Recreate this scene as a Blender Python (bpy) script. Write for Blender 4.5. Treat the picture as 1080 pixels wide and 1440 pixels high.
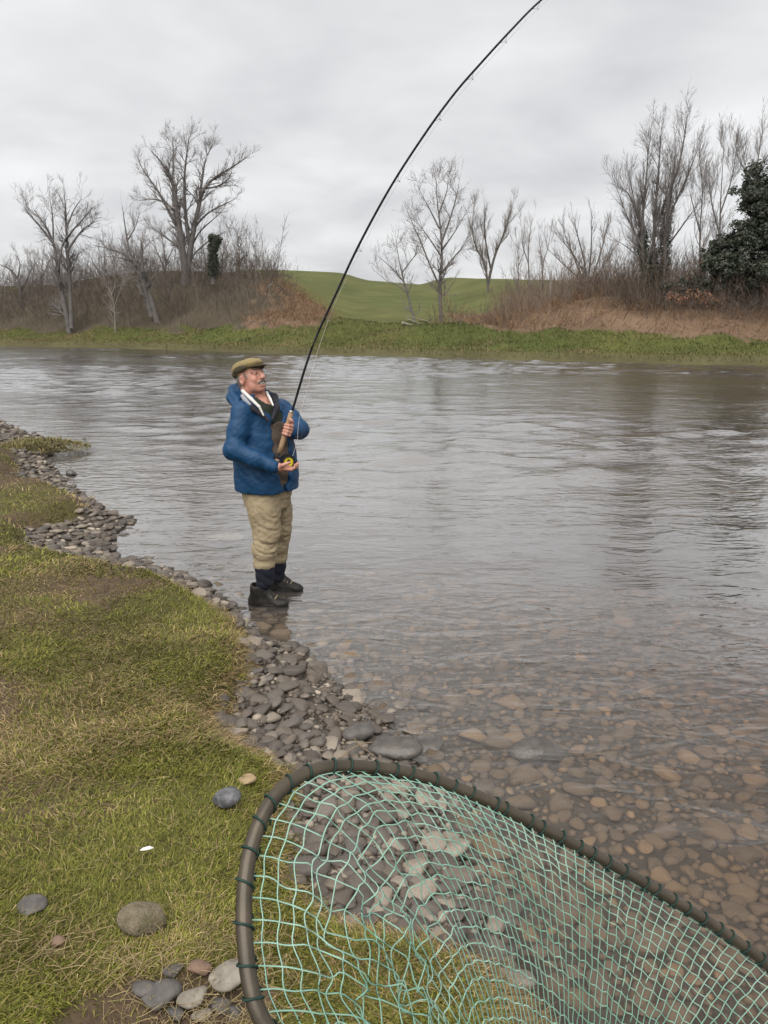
import bpy, math
import numpy as np
from mathutils import Vector

# ------------------------------------------------------------------ camera, sky, sun, exposure
for o in list(bpy.data.objects):
    bpy.data.objects.remove(o)
SC = bpy.context.scene
COL = SC.collection
rng = np.random.default_rng(11)
FPX = 1088.0                      # focal length in photograph pixels
PITCH = math.atan(270 / FPX)
CAMZ = 2.0                        # eye height above the water
cP, sP = math.cos(PITCH), math.sin(PITCH)

cam = bpy.data.objects.new('camera', bpy.data.cameras.new('camera'))
COL.objects.link(cam)
cam.location = (0, 0, CAMZ)
cam.rotation_euler = (math.pi / 2 - PITCH, 0, 0)
cam.data.sensor_width = 36
cam.data.lens = 36 * FPX / 1440
cam.data.clip_start = 0.05
cam.data.clip_end = 6000
SC.camera = cam

SUN_EL, SUN_AZ = math.radians(58), math.radians(200)
world = bpy.data.worlds.new('World')
SC.world = world
world.use_nodes = True
wn, wl = world.node_tree.nodes, world.node_tree.links
wn.clear()
def W(t, **k):
    n = wn.new(t)
    for a, b in k.items():
        setattr(n, a, b)
    return n
tc = W('ShaderNodeTexCoord')
sep = W('ShaderNodeSeparateXYZ'); wl.new(tc.outputs['Generated'], sep.inputs[0])
mx = W('ShaderNodeMath', operation='MAXIMUM'); wl.new(sep.outputs[2], mx.inputs[0]); mx.inputs[1].default_value = 0.0
ad = W('ShaderNodeMath', operation='ADD'); wl.new(mx.outputs[0], ad.inputs[0]); ad.inputs[1].default_value = 0.22
dx = W('ShaderNodeMath', operation='DIVIDE'); wl.new(sep.outputs[0], dx.inputs[0]); wl.new(ad.outputs[0], dx.inputs[1])
dy = W('ShaderNodeMath', operation='DIVIDE'); wl.new(sep.outputs[1], dy.inputs[0]); wl.new(ad.outputs[0], dy.inputs[1])
cmb = W('ShaderNodeCombineXYZ'); wl.new(dx.outputs[0], cmb.inputs[0]); wl.new(dy.outputs[0], cmb.inputs[1])
nz = W('ShaderNodeTexNoise'); nz.inputs['Scale'].default_value = 1.5; nz.inputs['Detail'].default_value = 4
nz.inputs['Roughness'].default_value = 0.5; nz.inputs['Distortion'].default_value = 0.15
wl.new(cmb.outputs[0], nz.inputs['Vector'])
cr = W('ShaderNodeValToRGB')
cr.color_ramp.elements[0].position = 0.30; cr.color_ramp.elements[0].color = (0.55, 0.555, 0.57, 1)
cr.color_ramp.elements[1].position = 0.72; cr.color_ramp.elements[1].color = (0.85, 0.85, 0.85, 1)
wl.new(nz.outputs['Fac'], cr.inputs[0])
sky = W('ShaderNodeTexSky', sky_type='NISHITA', sun_disc=False)
sky.sun_elevation = SUN_EL; sky.sun_rotation = SUN_AZ
bg1 = W('ShaderNodeBackground'); wl.new(sky.outputs[0], bg1.inputs[0]); bg1.inputs[1].default_value = 0.05
bg2 = W('ShaderNodeBackground'); wl.new(cr.outputs[0], bg2.inputs[0]); bg2.inputs[1].default_value = 0.345
mxs = W('ShaderNodeMixShader'); mxs.inputs[0].default_value = 0.96
wl.new(bg1.outputs[0], mxs.inputs[1]); wl.new(bg2.outputs[0], mxs.inputs[2])
wo = W('ShaderNodeOutputWorld'); wl.new(mxs.outputs[0], wo.inputs[0])

sl = bpy.data.lights.new('sun', 'SUN'); sl.energy = 1.5; sl.angle = math.radians(80); sl.color = (1, 0.96, 0.9)
sun = bpy.data.objects.new('sun', sl); COL.objects.link(sun)
# the veiled sun stands high, behind and to the left of the camera
sdir = Vector((-math.sin(SUN_AZ) * math.cos(SUN_EL) * -1, math.cos(SUN_AZ) * math.cos(SUN_EL), math.sin(SUN_EL)))
sun.rotation_euler = (-sdir).to_track_quat('-Z', 'Y').to_euler()
sun.location = (0, 0, 30)

SC.view_settings.view_transform = 'Standard'
SC.view_settings.look = 'None'
SC.view_settings.exposure = 1.7
SC.view_settings.gamma = 1.0
SC.cycles.use_denoising = True
SC.cycles.max_bounces = 6
SC.cycles.adaptive_threshold = 0.02
SC.cycles.transparent_max_bounces = 16
SC.cycles.caustics_reflective = False
SC.cycles.caustics_refractive = False

# ------------------------------------------------------------------ projection helpers (photo pixel -> real place)
def ray(px, py):
    u = (px - 540) / FPX; v = (720 - py) / FPX
    return np.array([u, cP + v * sP, -sP + v * cP])
def on_z(px, py, z=0.0):
    r = ray(px, py); t = (z - CAMZ) / r[2]
    return np.array([0, 0, CAMZ]) + t * r
def on_y(px, py, y):
    r = ray(px, py); t = y / r[1]
    return np.array([0, 0, CAMZ]) + t * r

# ------------------------------------------------------------------ object helpers
def put(name, me, m=None, parent=None, loc=None):
    o = bpy.data.objects.new(name, me)
    COL.objects.link(o)
    if m is not None and me is not None and not me.materials:
        me.materials.append(m)
    if loc is not None:
        o.location = loc
    if parent is not None:
        o.parent = parent
    return o
def tag(o, label=None, cat=None, group=None, kind=None):
    if label: o['label'] = label
    if cat: o['category'] = cat
    if group: o['group'] = group
    if kind: o['kind'] = kind
    return o
def empty(name, loc, label=None, cat=None, group=None):
    o = bpy.data.objects.new(name, None); COL.objects.link(o); o.location = loc
    o.empty_display_size = 0.1
    return tag(o, label, cat, group)
def mesh(verts, faces, smooth=True, col=None, name='mesh'):
    """verts (N,3); faces (M,k) array or a list of such arrays"""
    fl = faces if isinstance(faces, list) and isinstance(faces[0], np.ndarray) else [np.asarray(faces)]
    fl = [np.asarray(f, dtype=np.int32) for f in fl if len(f)]
    verts = np.asarray(verts, dtype=np.float32)
    me = bpy.data.meshes.new(name)
    me.vertices.add(len(verts)); me.vertices.foreach_set('co', verts.ravel())
    loops = np.concatenate([f.ravel() for f in fl])
    tot = np.concatenate([np.full(len(f), f.shape[1], np.int32) for f in fl])
    start = np.concatenate([[0], np.cumsum(tot)[:-1]]).astype(np.int32)
    me.loops.add(len(loops)); me.loops.foreach_set('vertex_index', loops)
    me.polygons.add(len(tot)); me.polygons.foreach_set('loop_start', start); me.polygons.foreach_set('loop_total', tot)
    me.polygons.foreach_set('use_smooth', np.full(len(tot), smooth))
    me.update(calc_edges=True)
    if col is not None:
        a = me.color_attributes.new('Col', 'FLOAT_COLOR', 'POINT')
        c = np.ones((len(verts), 4), np.float32); c[:, :3] = col
        a.data.foreach_set('color', c.ravel())
    return me

def sstep(a, b, x):
    t = np.clip((x - a) / (b - a), 0, 1)
    return t * t * (3 - 2 * t)
def vnoise(x, y, seed=0):
    xi, yi = np.floor(x).astype(np.int64), np.floor(y).astype(np.int64)
    fx, fy = x - xi, y - yi
    fx = fx * fx * (3 - 2 * fx); fy = fy * fy * (3 - 2 * fy)
    def h(a, b):
        n = (a * 374761393 + b * 668265263 + seed * 1274126177) & 0x7fffffff
        n = ((n ^ (n >> 13)) * 1274126177) & 0x7fffffff
        return ((n ^ (n >> 16)) & 0xffff) / 65535.0
    return (h(xi, yi) * (1 - fx) + h(xi + 1, yi) * fx) * (1 - fy) + (h(xi, yi + 1) * (1 - fx) + h(xi + 1, yi + 1) * fx) * fy
def fnoise(x, y, seed=0, octs=3):
    s = 0; a = 1; t = 0
    for k in range(octs):
        s = s + a * vnoise(x * 2 ** k, y * 2 ** k, seed + k); t += a; a *= 0.5
    return s / t
def dist_poly(x, y, P):
    d = np.full(np.shape(x), 1e9)
    for (ax, ay), (bx, by) in zip(P[:-1], P[1:]):
        vx, vy = bx - ax, by - ay
        t = np.clip(((x - ax) * vx + (y - ay) * vy) / (vx * vx + vy * vy + 1e-12), 0, 1)
        d = np.minimum(d, np.hypot(x - ax - t * vx, y - ay - t * vy))
    return d
def inside(x, y, P):
    r = np.zeros(np.shape(x), bool)
    n = len(P)
    for i in range(n):
        (ax, ay), (bx, by) = P[i], P[(i + 1) % n]
        c = ((ay > y) != (by > y)) & (x < (bx - ax) * (y - ay) / (by - ay + 1e-12) + ax)
        r ^= c
    return r

# ------------------------------------------------------------------ materials
def pm(name, c1, c2=None, scale=8, rough=0.8, bump=0.0, bscale=None, attr=False, ramp=None, spec=0.3, detail=5,
       coat=0.0, metal=0.0, sheen=0.0, coords='Object', sss=0.0, thin=0.0):
    m = bpy.data.materials.new(name); m.use_nodes = True
    n, l = m.node_tree.nodes, m.node_tree.links
    b = n['Principled BSDF']
    b.inputs['Roughness'].default_value = rough
    b.inputs['Specular IOR Level'].default_value = spec
    b.inputs['Metallic'].default_value = metal
    b.inputs['Coat Weight'].default_value = coat
    b.inputs['Sheen Weight'].default_value = sheen
    if sss:
        b.inputs['Subsurface Weight'].default_value = sss
        b.inputs['Subsurface Radius'].default_value = (0.012, 0.005, 0.003)
        b.inputs['Subsurface Scale'].default_value = 1.0
    t = n.new('ShaderNodeTexCoord')
    nzn = n.new('ShaderNodeTexNoise'); nzn.inputs['Scale'].default_value = scale; nzn.inputs['Detail'].default_value = detail
    l.new(t.outputs[coords], nzn.inputs['Vector'])
    mix = n.new('ShaderNodeMix'); mix.data_type = 'RGBA'
    mr = n.new('ShaderNodeMapRange'); mr.inputs[1].default_value = 0.32; mr.inputs[2].default_value = 0.68
    l.new(nzn.outputs['Fac'], mr.inputs[0]); l.new(mr.outputs[0], mix.inputs[0])
    mix.inputs[6].default_value = (*c1, 1); mix.inputs[7].default_value = (*(c2 or c1), 1)
    out = mix.outputs[2]
    if ramp:
        oi = n.new('ShaderNodeObjectInfo'); rp = n.new('ShaderNodeValToRGB')
        rp.color_ramp.interpolation = 'LINEAR'
        e = rp.color_ramp.elements
        while len(e) < len(ramp): e.new(0.5)
        for k, c in enumerate(ramp):
            e[k].position = k / (len(ramp) - 1); e[k].color = (*c, 1)
        l.new(oi.outputs['Random'], rp.inputs[0])
        mu = n.new('ShaderNodeMix'); mu.data_type = 'RGBA'; mu.blend_type = 'MULTIPLY'; mu.inputs[0].default_value = 1
        l.new(out, mu.inputs[6]); l.new(rp.outputs[0], mu.inputs[7]); out = mu.outputs[2]
        # each stone sits differently in the noise
        vm = n.new('ShaderNodeVectorMath'); vm.operation = 'ADD'
        sc_ = n.new('ShaderNodeMath'); sc_.operation = 'MULTIPLY'; sc_.inputs[1].default_value = 37.0
        l.new(oi.outputs['Random'], sc_.inputs[0]); l.new(t.outputs[coords], vm.inputs[0]); l.new(sc_.outputs[0], vm.inputs[1])
        l.new(vm.outputs[0], nzn.inputs['Vector'])
    if attr:
        at = n.new('ShaderNodeAttribute'); at.attribute_name = 'Col'
        mu = n.new('ShaderNodeMix'); mu.data_type = 'RGBA'; mu.blend_type = 'MULTIPLY'; mu.inputs[0].default_value = 1
        l.new(out, mu.inputs[6]); l.new(at.outputs['Color'], mu.inputs[7]); out = mu.outputs[2]
    l.new(out, b.inputs['Base Color'])
    if bump:
        n2 = n.new('ShaderNodeTexNoise'); n2.inputs['Scale'].default_value = bscale or scale * 3; n2.inputs['Detail'].default_value = 6
        l.new(t.outputs[coords], n2.inputs['Vector'])
        bp = n.new('ShaderNodeBump'); bp.inputs['Strength'].default_value = bump; bp.inputs['Distance'].default_value = 0.02
        l.new(n2.outputs['Fac'], bp.inputs['Height']); l.new(bp.outputs[0], b.inputs['Normal'])
    if thin:
        tr = n.new('ShaderNodeBsdfTranslucent'); l.new(out, tr.inputs[0])
        ms = n.new('ShaderNodeMixShader'); ms.inputs[0].default_value = thin
        l.new(b.outputs[0], ms.inputs[1]); l.new(tr.outputs[0], ms.inputs[2])
        l.new(ms.outputs[0], n['Material Output'].inputs[0])
    return m

M = {}
M['grass'] = pm('grass blades', (0.8, 0.8, 0.8), (1.2, 1.2, 1.2), 3, 0.65, attr=True, spec=0.25, thin=0.15)
M['soil'] = pm('bank soil and matted turf', (0.8, 0.8, 0.8), (1.15, 1.15, 1.15), 14, 0.95, bump=0.8, bscale=60, attr=True, spec=0.15)
M['bed'] = pm('river bed gravel', (0.035, 0.028, 0.02), (0.06, 0.048, 0.036), 9, 0.9, bump=0.6, bscale=50)
STONES = [(0.55, 0.52, 0.49), (0.8, 0.75, 0.70), (1.0, 0.96, 0.9), (0.62, 0.58, 0.55), (0.9, 0.8, 0.70), (0.75, 0.74, 0.75), (1.7, 1.6, 1.45), (2.2, 2.1, 1.9), (0.7, 0.62, 0.55), (1.1, 1.0, 0.9)]
M['stone_dry'] = pm('shore stones', (0.060, 0.053, 0.046), (0.145, 0.128, 0.112), 26, 0.55, bump=0.25, bscale=90, ramp=STONES, spec=0.45)
BSTONES = [(0.75, 0.72, 0.70), (0.9, 0.86, 0.8), (1.0, 0.92, 0.82), (0.8, 0.75, 0.72), (0.95, 0.87, 0.78), (0.88, 0.83, 0.8), (1.5, 1.32, 1.05), (0.8, 0.74, 0.68), (1.0, 0.95, 0.92), (0.7, 0.66, 0.62)]
M['stone_bed'] = pm('stones under water', (0.085, 0.066, 0.048), (0.145, 0.114, 0.084), 16, 0.8, bump=0.15, bscale=60, ramp=BSTONES)
M['stone_dry_mass'] = pm('shore pebbles', (0.060, 0.053, 0.046), (0.145, 0.128, 0.112), 14, 0.65, bump=0.2, bscale=90, attr=True, spec=0.4)
M['stone_bed_mass'] = pm('pebbles under water', (0.085, 0.066, 0.048), (0.145, 0.114, 0.084), 9, 0.8, bump=0.15, bscale=60, attr=True)
M['farland'] = pm('far bank turf', (0.85, 0.85, 0.85), (1.2, 1.2, 1.2), 0.35, 0.95, bump=0.5, bscale=5, attr=True, spec=0.1, detail=8)
M['bark'] = pm('grey bark', (0.10, 0.092, 0.088), (0.15, 0.138, 0.13), 3, 0.9, spec=0.15)  # bark lightened, standing in for haze over the river trees
M['twig'] = pm('bare twigs', (0.16, 0.145, 0.14), (0.22, 0.20, 0.19), 0.8, 0.9, spec=0.1)  # twigs paled too, haze put into their colour
M['twig_haze'] = pm('bare twigs haze-paled', (0.22, 0.20, 0.19), (0.29, 0.26, 0.245), 0.8, 0.9, spec=0.1)  # paler twig copy, distance haze painted into the colour
M['bark_pale'] = pm('pale bark', (0.14, 0.128, 0.11), (0.19, 0.172, 0.15), 3, 0.9, spec=0.1)
M['brush'] = pm('winter brush', (0.9, 0.9, 0.9), (1.1, 1.1, 1.1), 0.5, 0.95, attr=True, spec=0.08)
M['leaf_dark'] = pm('evergreen leaves', (0.9, 0.9, 0.9), (1.1, 1.1, 1.1), 0.8, 0.6, attr=True, spec=0.3)
M['wood_pale'] = pm('weathered timber', (0.16, 0.145, 0.12), (0.26, 0.235, 0.20), 6, 0.85, bump=0.2)

# water: fresnel mirror over a clear body that soaks up light with depth
def water_mat():
    m = bpy.data.materials.new('river water'); m.use_nodes = True
    n, l = m.node_tree.nodes, m.node_tree.links
    n.clear()
    t = n.new('ShaderNodeTexCoord')
    def noise(sx, sy, scale, detail, dist=0.0, rough=0.5):
        mp = n.new('ShaderNodeMapping'); mp.inputs['Scale'].default_value = (sx, sy, 1)
        mp.inputs['Rotation'].default_value = (0, 0, math.radians(-14))
        l.new(t.outputs['Object'], mp.inputs[0])
        z = n.new('ShaderNodeTexNoise'); z.inputs['Scale'].default_value = scale; z.inputs['Detail'].default_value = detail
        z.inputs['Distortion'].default_value = dist; z.inputs['Roughness'].default_value = rough
        l.new(mp.outputs[0], z.inputs['Vector']); return z.outputs['Fac']
    def mul(a, k):
        x = n.new('ShaderNodeMath'); x.operation = 'MULTIPLY'
        l.new(a, x.inputs[0])
        if isinstance(k, float): x.inputs[1].default_value = k
        else: l.new(k, x.inputs[1])
        return x.outputs[0]
    def add(a, b):
        x = n.new('ShaderNodeMath'); x.operation = 'ADD'; l.new(a, x.inputs[0]); l.new(b, x.inputs[1]); return x.outputs[0]
    # calm margin near the shore (below), livelier in the current
    sp = n.new('ShaderNodeSeparateXYZ'); l.new(t.outputs['Object'], sp.inputs[0])
    amp = n.new('ShaderNodeMapRange'); amp.inputs[1].default_value = 2.0; amp.inputs[2].default_value = 9.0
    amp.inputs[3].default_value = 0.42; amp.inputs[4].default_value = 1.0
    l.new(sp.outputs[1], amp.inputs[0])
    patch = n.new('ShaderNodeMapRange'); patch.inputs[1].default_value = 0.35; patch.inputs[2].default_value = 0.65
    patch.inputs[3].default_value = 0.6; patch.inputs[4].default_value = 1.5
    l.new(noise(0.5, 1, 0.28, 2), patch.inputs[0])
    n2_ = noise(0.45, 1, 4.5, 3, 0.7, 0.55); n3_ = noise(0.5, 1, 13.0, 2, 0.5)
    w1 = mul(noise(0.5, 1, 2.0, 2, 0.6), 0.003)
    w2 = mul(mul(n2_, n2_), 0.021)
    w3 = mul(mul(n3_, n3_), 0.0062)
    h = mul(mul(add(add(w1, w2), w3), amp.outputs[0]), patch.outputs[0])
    bp = n.new('ShaderNodeBump'); bp.inputs['Strength'].default_value = 1.0; bp.inputs['Distance'].default_value = 1.0
    l.new(h, bp.inputs['Height'])
    lw = n.new('ShaderNodeLayerWeight'); lw.inputs['Blend'].default_value = 0.5; l.new(bp.outputs[0], lw.inputs['Normal'])
    fr = n.new('ShaderNodeValToRGB'); l.new(lw.outputs['Facing'], fr.inputs[0])
    el = fr.color_ramp.elements
    for pos, val in ((0.3, 0.03), (0.45, 0.09), (0.6, 0.27), (0.75, 0.60), (0.9, 0.90)): el.new(pos).color = (val, val, val, 1)
    el[0].color = (0.02, 0.02, 0.02, 1); el[-1].color = (1, 1, 1, 1)
    gl = n.new('ShaderNodeBsdfGlossy'); 
    ro = n.new('ShaderNodeMapRange'); ro.inputs[1].default_value = 4.0; ro.inputs[2].default_value = 26.0
    ro.inputs[3].default_value = 0.05; ro.inputs[4].default_value = 0.10
    l.new(sp.outputs[1], ro.inputs[0]); l.new(ro.outputs[0], gl.inputs['Roughness']); l.new(bp.outputs[0], gl.inputs['Normal'])
    tr = n.new('ShaderNodeBsdfTransparent'); tr.inputs[0].default_value = (0.95, 0.94, 0.92, 1)
    df = n.new('ShaderNodeBsdfDiffuse'); df.inputs[0].default_value = (0.30, 0.268, 0.238, 1)
    silt_sheen = n.new('ShaderNodeMixShader'); 
    tb = n.new('ShaderNodeMapRange'); tb.inputs[1].default_value = 4.0; tb.inputs[2].default_value = 9.5   # pale turbid veil grows with distance, also painting in the river's silvery brightness
    tb.inputs[3].default_value = 0.03; tb.inputs[4].default_value = 0.46
    l.new(sp.outputs[1], tb.inputs[0]); l.new(tb.outputs[0], silt_sheen.inputs[0]); l.new(tr.outputs[0], silt_sheen.inputs[1]); l.new(df.outputs[0], silt_sheen.inputs[2])
    mx_ = n.new('ShaderNodeMixShader'); l.new(fr.outputs[0], mx_.inputs[0]); l.new(silt_sheen.outputs[0], mx_.inputs[1]); l.new(gl.outputs[0], mx_.inputs[2])
    va = n.new('ShaderNodeVolumeAbsorption'); va.inputs[0].default_value = (0.72, 0.55, 0.36, 1); va.inputs[1].default_value = 1.6
    o = n.new('ShaderNodeOutputMaterial'); l.new(mx_.outputs[0], o.inputs['Surface']); l.new(va.outputs[0], o.inputs['Volume'])
    return m
M['water'] = water_mat()

# ------------------------------------------------------------------ near bank: shoreline and turf edge
W_px = [(-60, 570), (0, 590), (50, 611), (97, 626), (62, 646), (84, 664), (100, 684), (128, 704), (150, 721), (188, 733), (160, 752), (156, 772), (168, 786), (215, 793),
        (262, 812), (326, 850), (344, 880), (356, 897), (432, 911), (440, 928), (480, 968), (540, 1012), (572, 1062), (615, 1105), (648, 1200), (705, 1310), (800, 1440)]
Wl = [tuple(on_z(*p)[:2]) for p in W_px]
Wl = [(-30, 42), (-14, 23.5)] + Wl + [(0.9, 0.9), (1.6, -2), (5, -25)]
G_px = [(-40, 640), (20, 632), (30, 660), (12, 676), (75, 683), (122, 705), (128, 718), (88, 735), (40, 746), (46, 774), (160, 797), (232, 812), (300, 848),
        (334, 872), (352, 905), (362, 932), (336, 972), (318, 1018), (352, 1052), (418, 1086), (408, 1150), (432, 1240), (482, 1288), (600, 1310), (700, 1350), (770, 1440)]
Gl = [tuple(on_z(*p, 0.14)[:2]) for p in G_px]
Gl = [(-31, 39), (-15, 22)] + Gl + [(0.55, 0.9), (1.0, -2), (4, -25)]
closing = [(-80, -25), (-80, 42)]
Wpoly, Gpoly = Wl + closing, Gl + closing
PATCH = [on_z(255, 1400, 0.3), on_z(310, 1390, 0.3), on_z(195, 1405, 0.3), on_z(140, 1420, 0.3)]
def patch_d(x, y):
    d = np.full(np.shape(x), 9.0)
    for p in PATCH: d = np.minimum(d, np.hypot((x - p[0]) / 1.25, y - p[1]))
    return d + 0.10 * (fnoise(x * 9, y * 9, 13) - 0.5)

def near_h(x, y):
    dW, dG = dist_poly(x, y, Wl), dist_poly(x, y, Gl)
    land, gr = inside(x, y, Wpoly), inside(x, y, Gpoly)
    nb = fnoise(x * 1.1, y * 1.1, 3) - 0.5
    nf = fnoise(x * 5, y * 5, 9) - 0.5
    zw = -(0.015 + 0.10 * np.minimum(dW, 3) + 0.11 * np.clip(dW - 3, 0, 8)) + 0.06 * nb * np.minimum(dW, 1)
    zs = 0.13 * dW / (dW + dG + 1e-6) + 0.03 * nf * np.minimum(dW * 3, 1)
    zg = 0.13 + 0.13 * sstep(0, 0.22, dG) + 0.08 * sstep(0.3, 2.2, dG) + 0.05 * nb * sstep(0, .4, dG) + 0.035 * nf * sstep(0, .2, dG)
    zg = zg - 0.04 * (1 - sstep(0.03, 0.13, patch_d(x, y)))
    return np.where(land, np.where(gr, zg, zs), zw), land, gr, dW, dG

ys = [0.6]
while ys[-1] < 26: ys.append(ys[-1] + max(0.045, 0.013 * ys[-1]))
ys = np.array(ys)
xs = np.concatenate([np.arange(-18, -6, 0.2), np.arange(-6, 5, 0.062), np.arange(5, 16, 0.25)])
X, Y = np.meshgrid(xs, ys)
Z, land, gr, dW, dG = near_h(X, Y)
idx = np.arange(X.size).reshape(X.shape)
quads = np.stack([idx[:-1, :-1], idx[:-1, 1:], idx[1:, 1:], idx[1:, :-1]], -1).reshape(-1, 4)
lf_ = land.ravel()[quads].mean(1) >= 0.5
V = np.stack([X, Y, Z], -1).reshape(-1, 3)
def compact(V, Fc, C=None):
    u, inv = np.unique(Fc, return_inverse=True)
    return V[u], inv.reshape(Fc.shape), (None if C is None else C[u])
dry = fnoise(X * 1.6 + 3, Y * 1.6, 21, 4).ravel()
soil = np.array([0.085, 0.060, 0.040]); moss = np.array([0.075, 0.066, 0.026]); shing = np.array([0.06, 0.05, 0.04])
k = np.maximum(sstep(0.42, 0.62, dry), 1 - sstep(0.08, 0.14, patch_d(X, Y).ravel()))[:, None]
C = moss * (1 - k) + soil * k
C = np.where(gr.ravel()[:, None], C, shing)
v, f, c = compact(V, quads[lf_], C)
near_bank = tag(put('near_bank', mesh(v, f, True, c), M['soil']), kind='structure')
v, f, _ = compact(V, quads[~lf_])
riverbed = tag(put('riverbed', mesh(v, f), M['bed']), kind='structure')
g = 3000
tag(put('ground', mesh([(-g, -g, -2.8), (g, -g, -2.8), (g, g, -2.8), (-g, g, -2.8)], [[0, 1, 2, 3]]), M['bed']), kind='structure')

# ------------------------------------------------------------------ far bank
Fx = np.array([-400, -120, -60] + [on_z(*p)[0] for p in [(0, 486), (200, 490), (400, 497), (540, 500), (700, 505), (900, 510), (1080, 514)]] + [40, 120, 400])
Fy = np.array([180, 105, 80] + [on_z(*p)[1] for p in [(0, 486), (200, 490), (400, 497), (540, 500), (700, 505), (900, 510), (1080, 514)]] + [29, 10, -60])
def yF(x): return np.interp(x, Fx, Fy) + 0.5 * (fnoise(x * 0.35, x * 0, 5) - 0.5) * 2
def far_h(x, e):
    y = yF(x) + e / 0.85
    n1 = fnoise(x * 0.35, y * 0.35, 31) - 0.5
    n2 = fnoise(x * 1.2, y * 1.2, 37) - 0.5
    ztop = np.interp(x, [-60, -30, -10, 0, 3, 6, 12, 18], [1.2, 1.35, 1.75, 1.75, 1.65, 1.7, 1.3, 1.3])
    z = -0.7 + 1.1 * sstep(-1.2, 0.35, e)
    z = z + (ztop - 0.4) * sstep(0.2, 6.5, e)
    z = z + 3.1 * sstep(-2.5, -10.5, x) * sstep(-52, -22, x) * sstep(4.0, 12, e) * (1 - 0.6 * sstep(18, 45, e))
    z = z + 2.1 * sstep(7, 14, x) * sstep(3.4, 13, e)
    hill = np.interp(x, [-300, -60, -24, 17, 60, 300], [4, 9, 10.6, 7.8, 6.5, 5])
    tt = np.clip((y - 60) / (190 - 60), 0, 1)
    z = z + hill * tt * (1.25 - 0.25 * tt * tt) / 1.0 * sstep(6, 20, e)
    z = z + (n1 * 0.85 * sstep(0.6, 4, e) + n2 * 0.35 * sstep(0.0, 1.5, e)) * (1 - .88 * sstep(7, 22, e))
    return y, z
xs = np.concatenate([np.linspace(-400, -48, 40), np.arange(-47, 34, 0.5), np.linspace(34, 400, 40)])
es = np.concatenate([np.arange(-2, 18, 0.35), 18 + 1.0 * (1.12 ** np.arange(0, 52) - 1) / 0.12 * 1.0])
es = es[es < 420]
X, E = np.meshgrid(xs, es)
Yf, Zf = far_h(X, E)
def far_ground(x, y): return float(far_h(np.array([x]), np.array([(y - float(yF(np.array([x]))[0])) * 0.85]))[1][0])
def far_zone(x, e):
    """0 grass, 1 purple brush, 2 tan bracken"""
    j = 2.2 * (fnoise(x * 0.5, e * 0.5, 51) - 0.5) + 1.8 * (fnoise(x * 2.3, e * 2.3, 53) - 0.5)
    br = (x < -8.5 + j * 2) & (e > 4.3 + j + np.clip((x + 24) * 0.02, -.6, .4)) & (e < 24)
    tan = ((x >= -12 + j * 2) & (x < -4.6 + j) & (e > 4.6 + j * 0.6) & (e < 15) & ~br)
    tan |= (x > 5.6 + j) & (e > 5.0 + j * 0.7 - np.clip((x - 12) * 0.08, 0, .6)) & (e < 26)
    return np.where(br, 1, np.where(tan, 2, 0))
zone = far_zone(X, E).ravel()
gn = fnoise(X * 0.25, Yf * 0.12, 61, 4).ravel()[:, None]
green = np.array([0.05, 0.064, 0.018]) * (1 - gn) + np.array([0.085, 0.085, 0.028]) * gn
fieldc = np.array([0.056, 0.070, 0.022]) * (1 - gn) + np.array([0.10, 0.098, 0.038]) * gn
C = np.where((E.ravel() > 9)[:, None], fieldc, green)
C = np.where((zone == 1)[:, None], np.array([0.06, 0.05, 0.036]), C)
C = np.where((zone == 2)[:, None], np.array([0.125, 0.085, 0.058]), C)
C = np.where((E.ravel() < 0.25)[:, None], np.array([0.075, 0.07, 0.035]), C)
idx = np.arange(X.size).reshape(X.shape)
quads = np.stack([idx[:-1, :-1], idx[:-1, 1:], idx[1:, 1:], idx[1:, :-1]], -1).reshape(-1, 4)
tag(put('far_bank', mesh(np.stack([X, Yf, Zf], -1).reshape(-1, 3), quads, True, C), M['farland']), kind='structure')

# ------------------------------------------------------------------ river
xs = np.concatenate([np.linspace(-420, -40, 12), np.arange(-36, 25, 0.21), np.linspace(30, 420, 12)])
ys = np.concatenate([np.linspace(-60, 0, 6), np.arange(1.0, 66, 0.14), np.linspace(72, 240, 12)])
X, Y = np.meshgrid(xs, ys)
def chop(x, y):
    wx, wy = x + 0.35 * fnoise(x * .9, y * .9, 141, 2), y + 0.35 * fnoise(x * .9 + 7, y * .9, 143, 2)
    ca, sa = math.cos(-.24), math.sin(-.24)
    rx, ry = (wx * ca - wy * sa) * .58, wx * sa + wy * ca
    rx2, ry2 = (wx * .96 - wy * .28) * .6, wx * .28 + wy * .96
    h = .022 * (vnoise(rx * 1.15, ry * 1.15, 151) - .5) + .046 * (vnoise(rx2 * 2.3, ry2 * 2.3, 153) ** 2 - .35) + .030 * (vnoise(rx * 4.4 + 3, ry * 4.4, 157) ** 2 - .35)
    patch = .35 + 1.2 * sstep(.32, .68, fnoise(x * .11, y * .16, 161, 2))
    calm = sstep(0, 3.5, dist_poly(x, y, Wl)) * .94 + .06
    edge = sstep(-35, -31, x) * sstep(24.5, 22, x) * sstep(1.0, 2.0, y) * sstep(65.5, 63, y)
    return h * patch * calm * edge
Z = chop(X, Y)
idx = np.arange(X.size).reshape(X.shape)
quads = np.stack([idx[:-1, :-1], idx[:-1, 1:], idx[1:, 1:], idx[1:, :-1]], -1).reshape(-1, 4)
nv = X.size
Vw = np.concatenate([np.stack([X, Y, Z], -1).reshape(-1, 3), [(xs[0], ys[0], -2.5), (xs[-1], ys[0], -2.5), (xs[-1], ys[-1], -2.5), (xs[0], ys[-1], -2.5)]])
s0, s1, s2, s3 = idx[0, :], idx[:, -1], idx[-1, ::-1], idx[::-1, 0]
ngon = [np.array([[nv + 3, nv + 2, nv + 1, nv]])]
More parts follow.
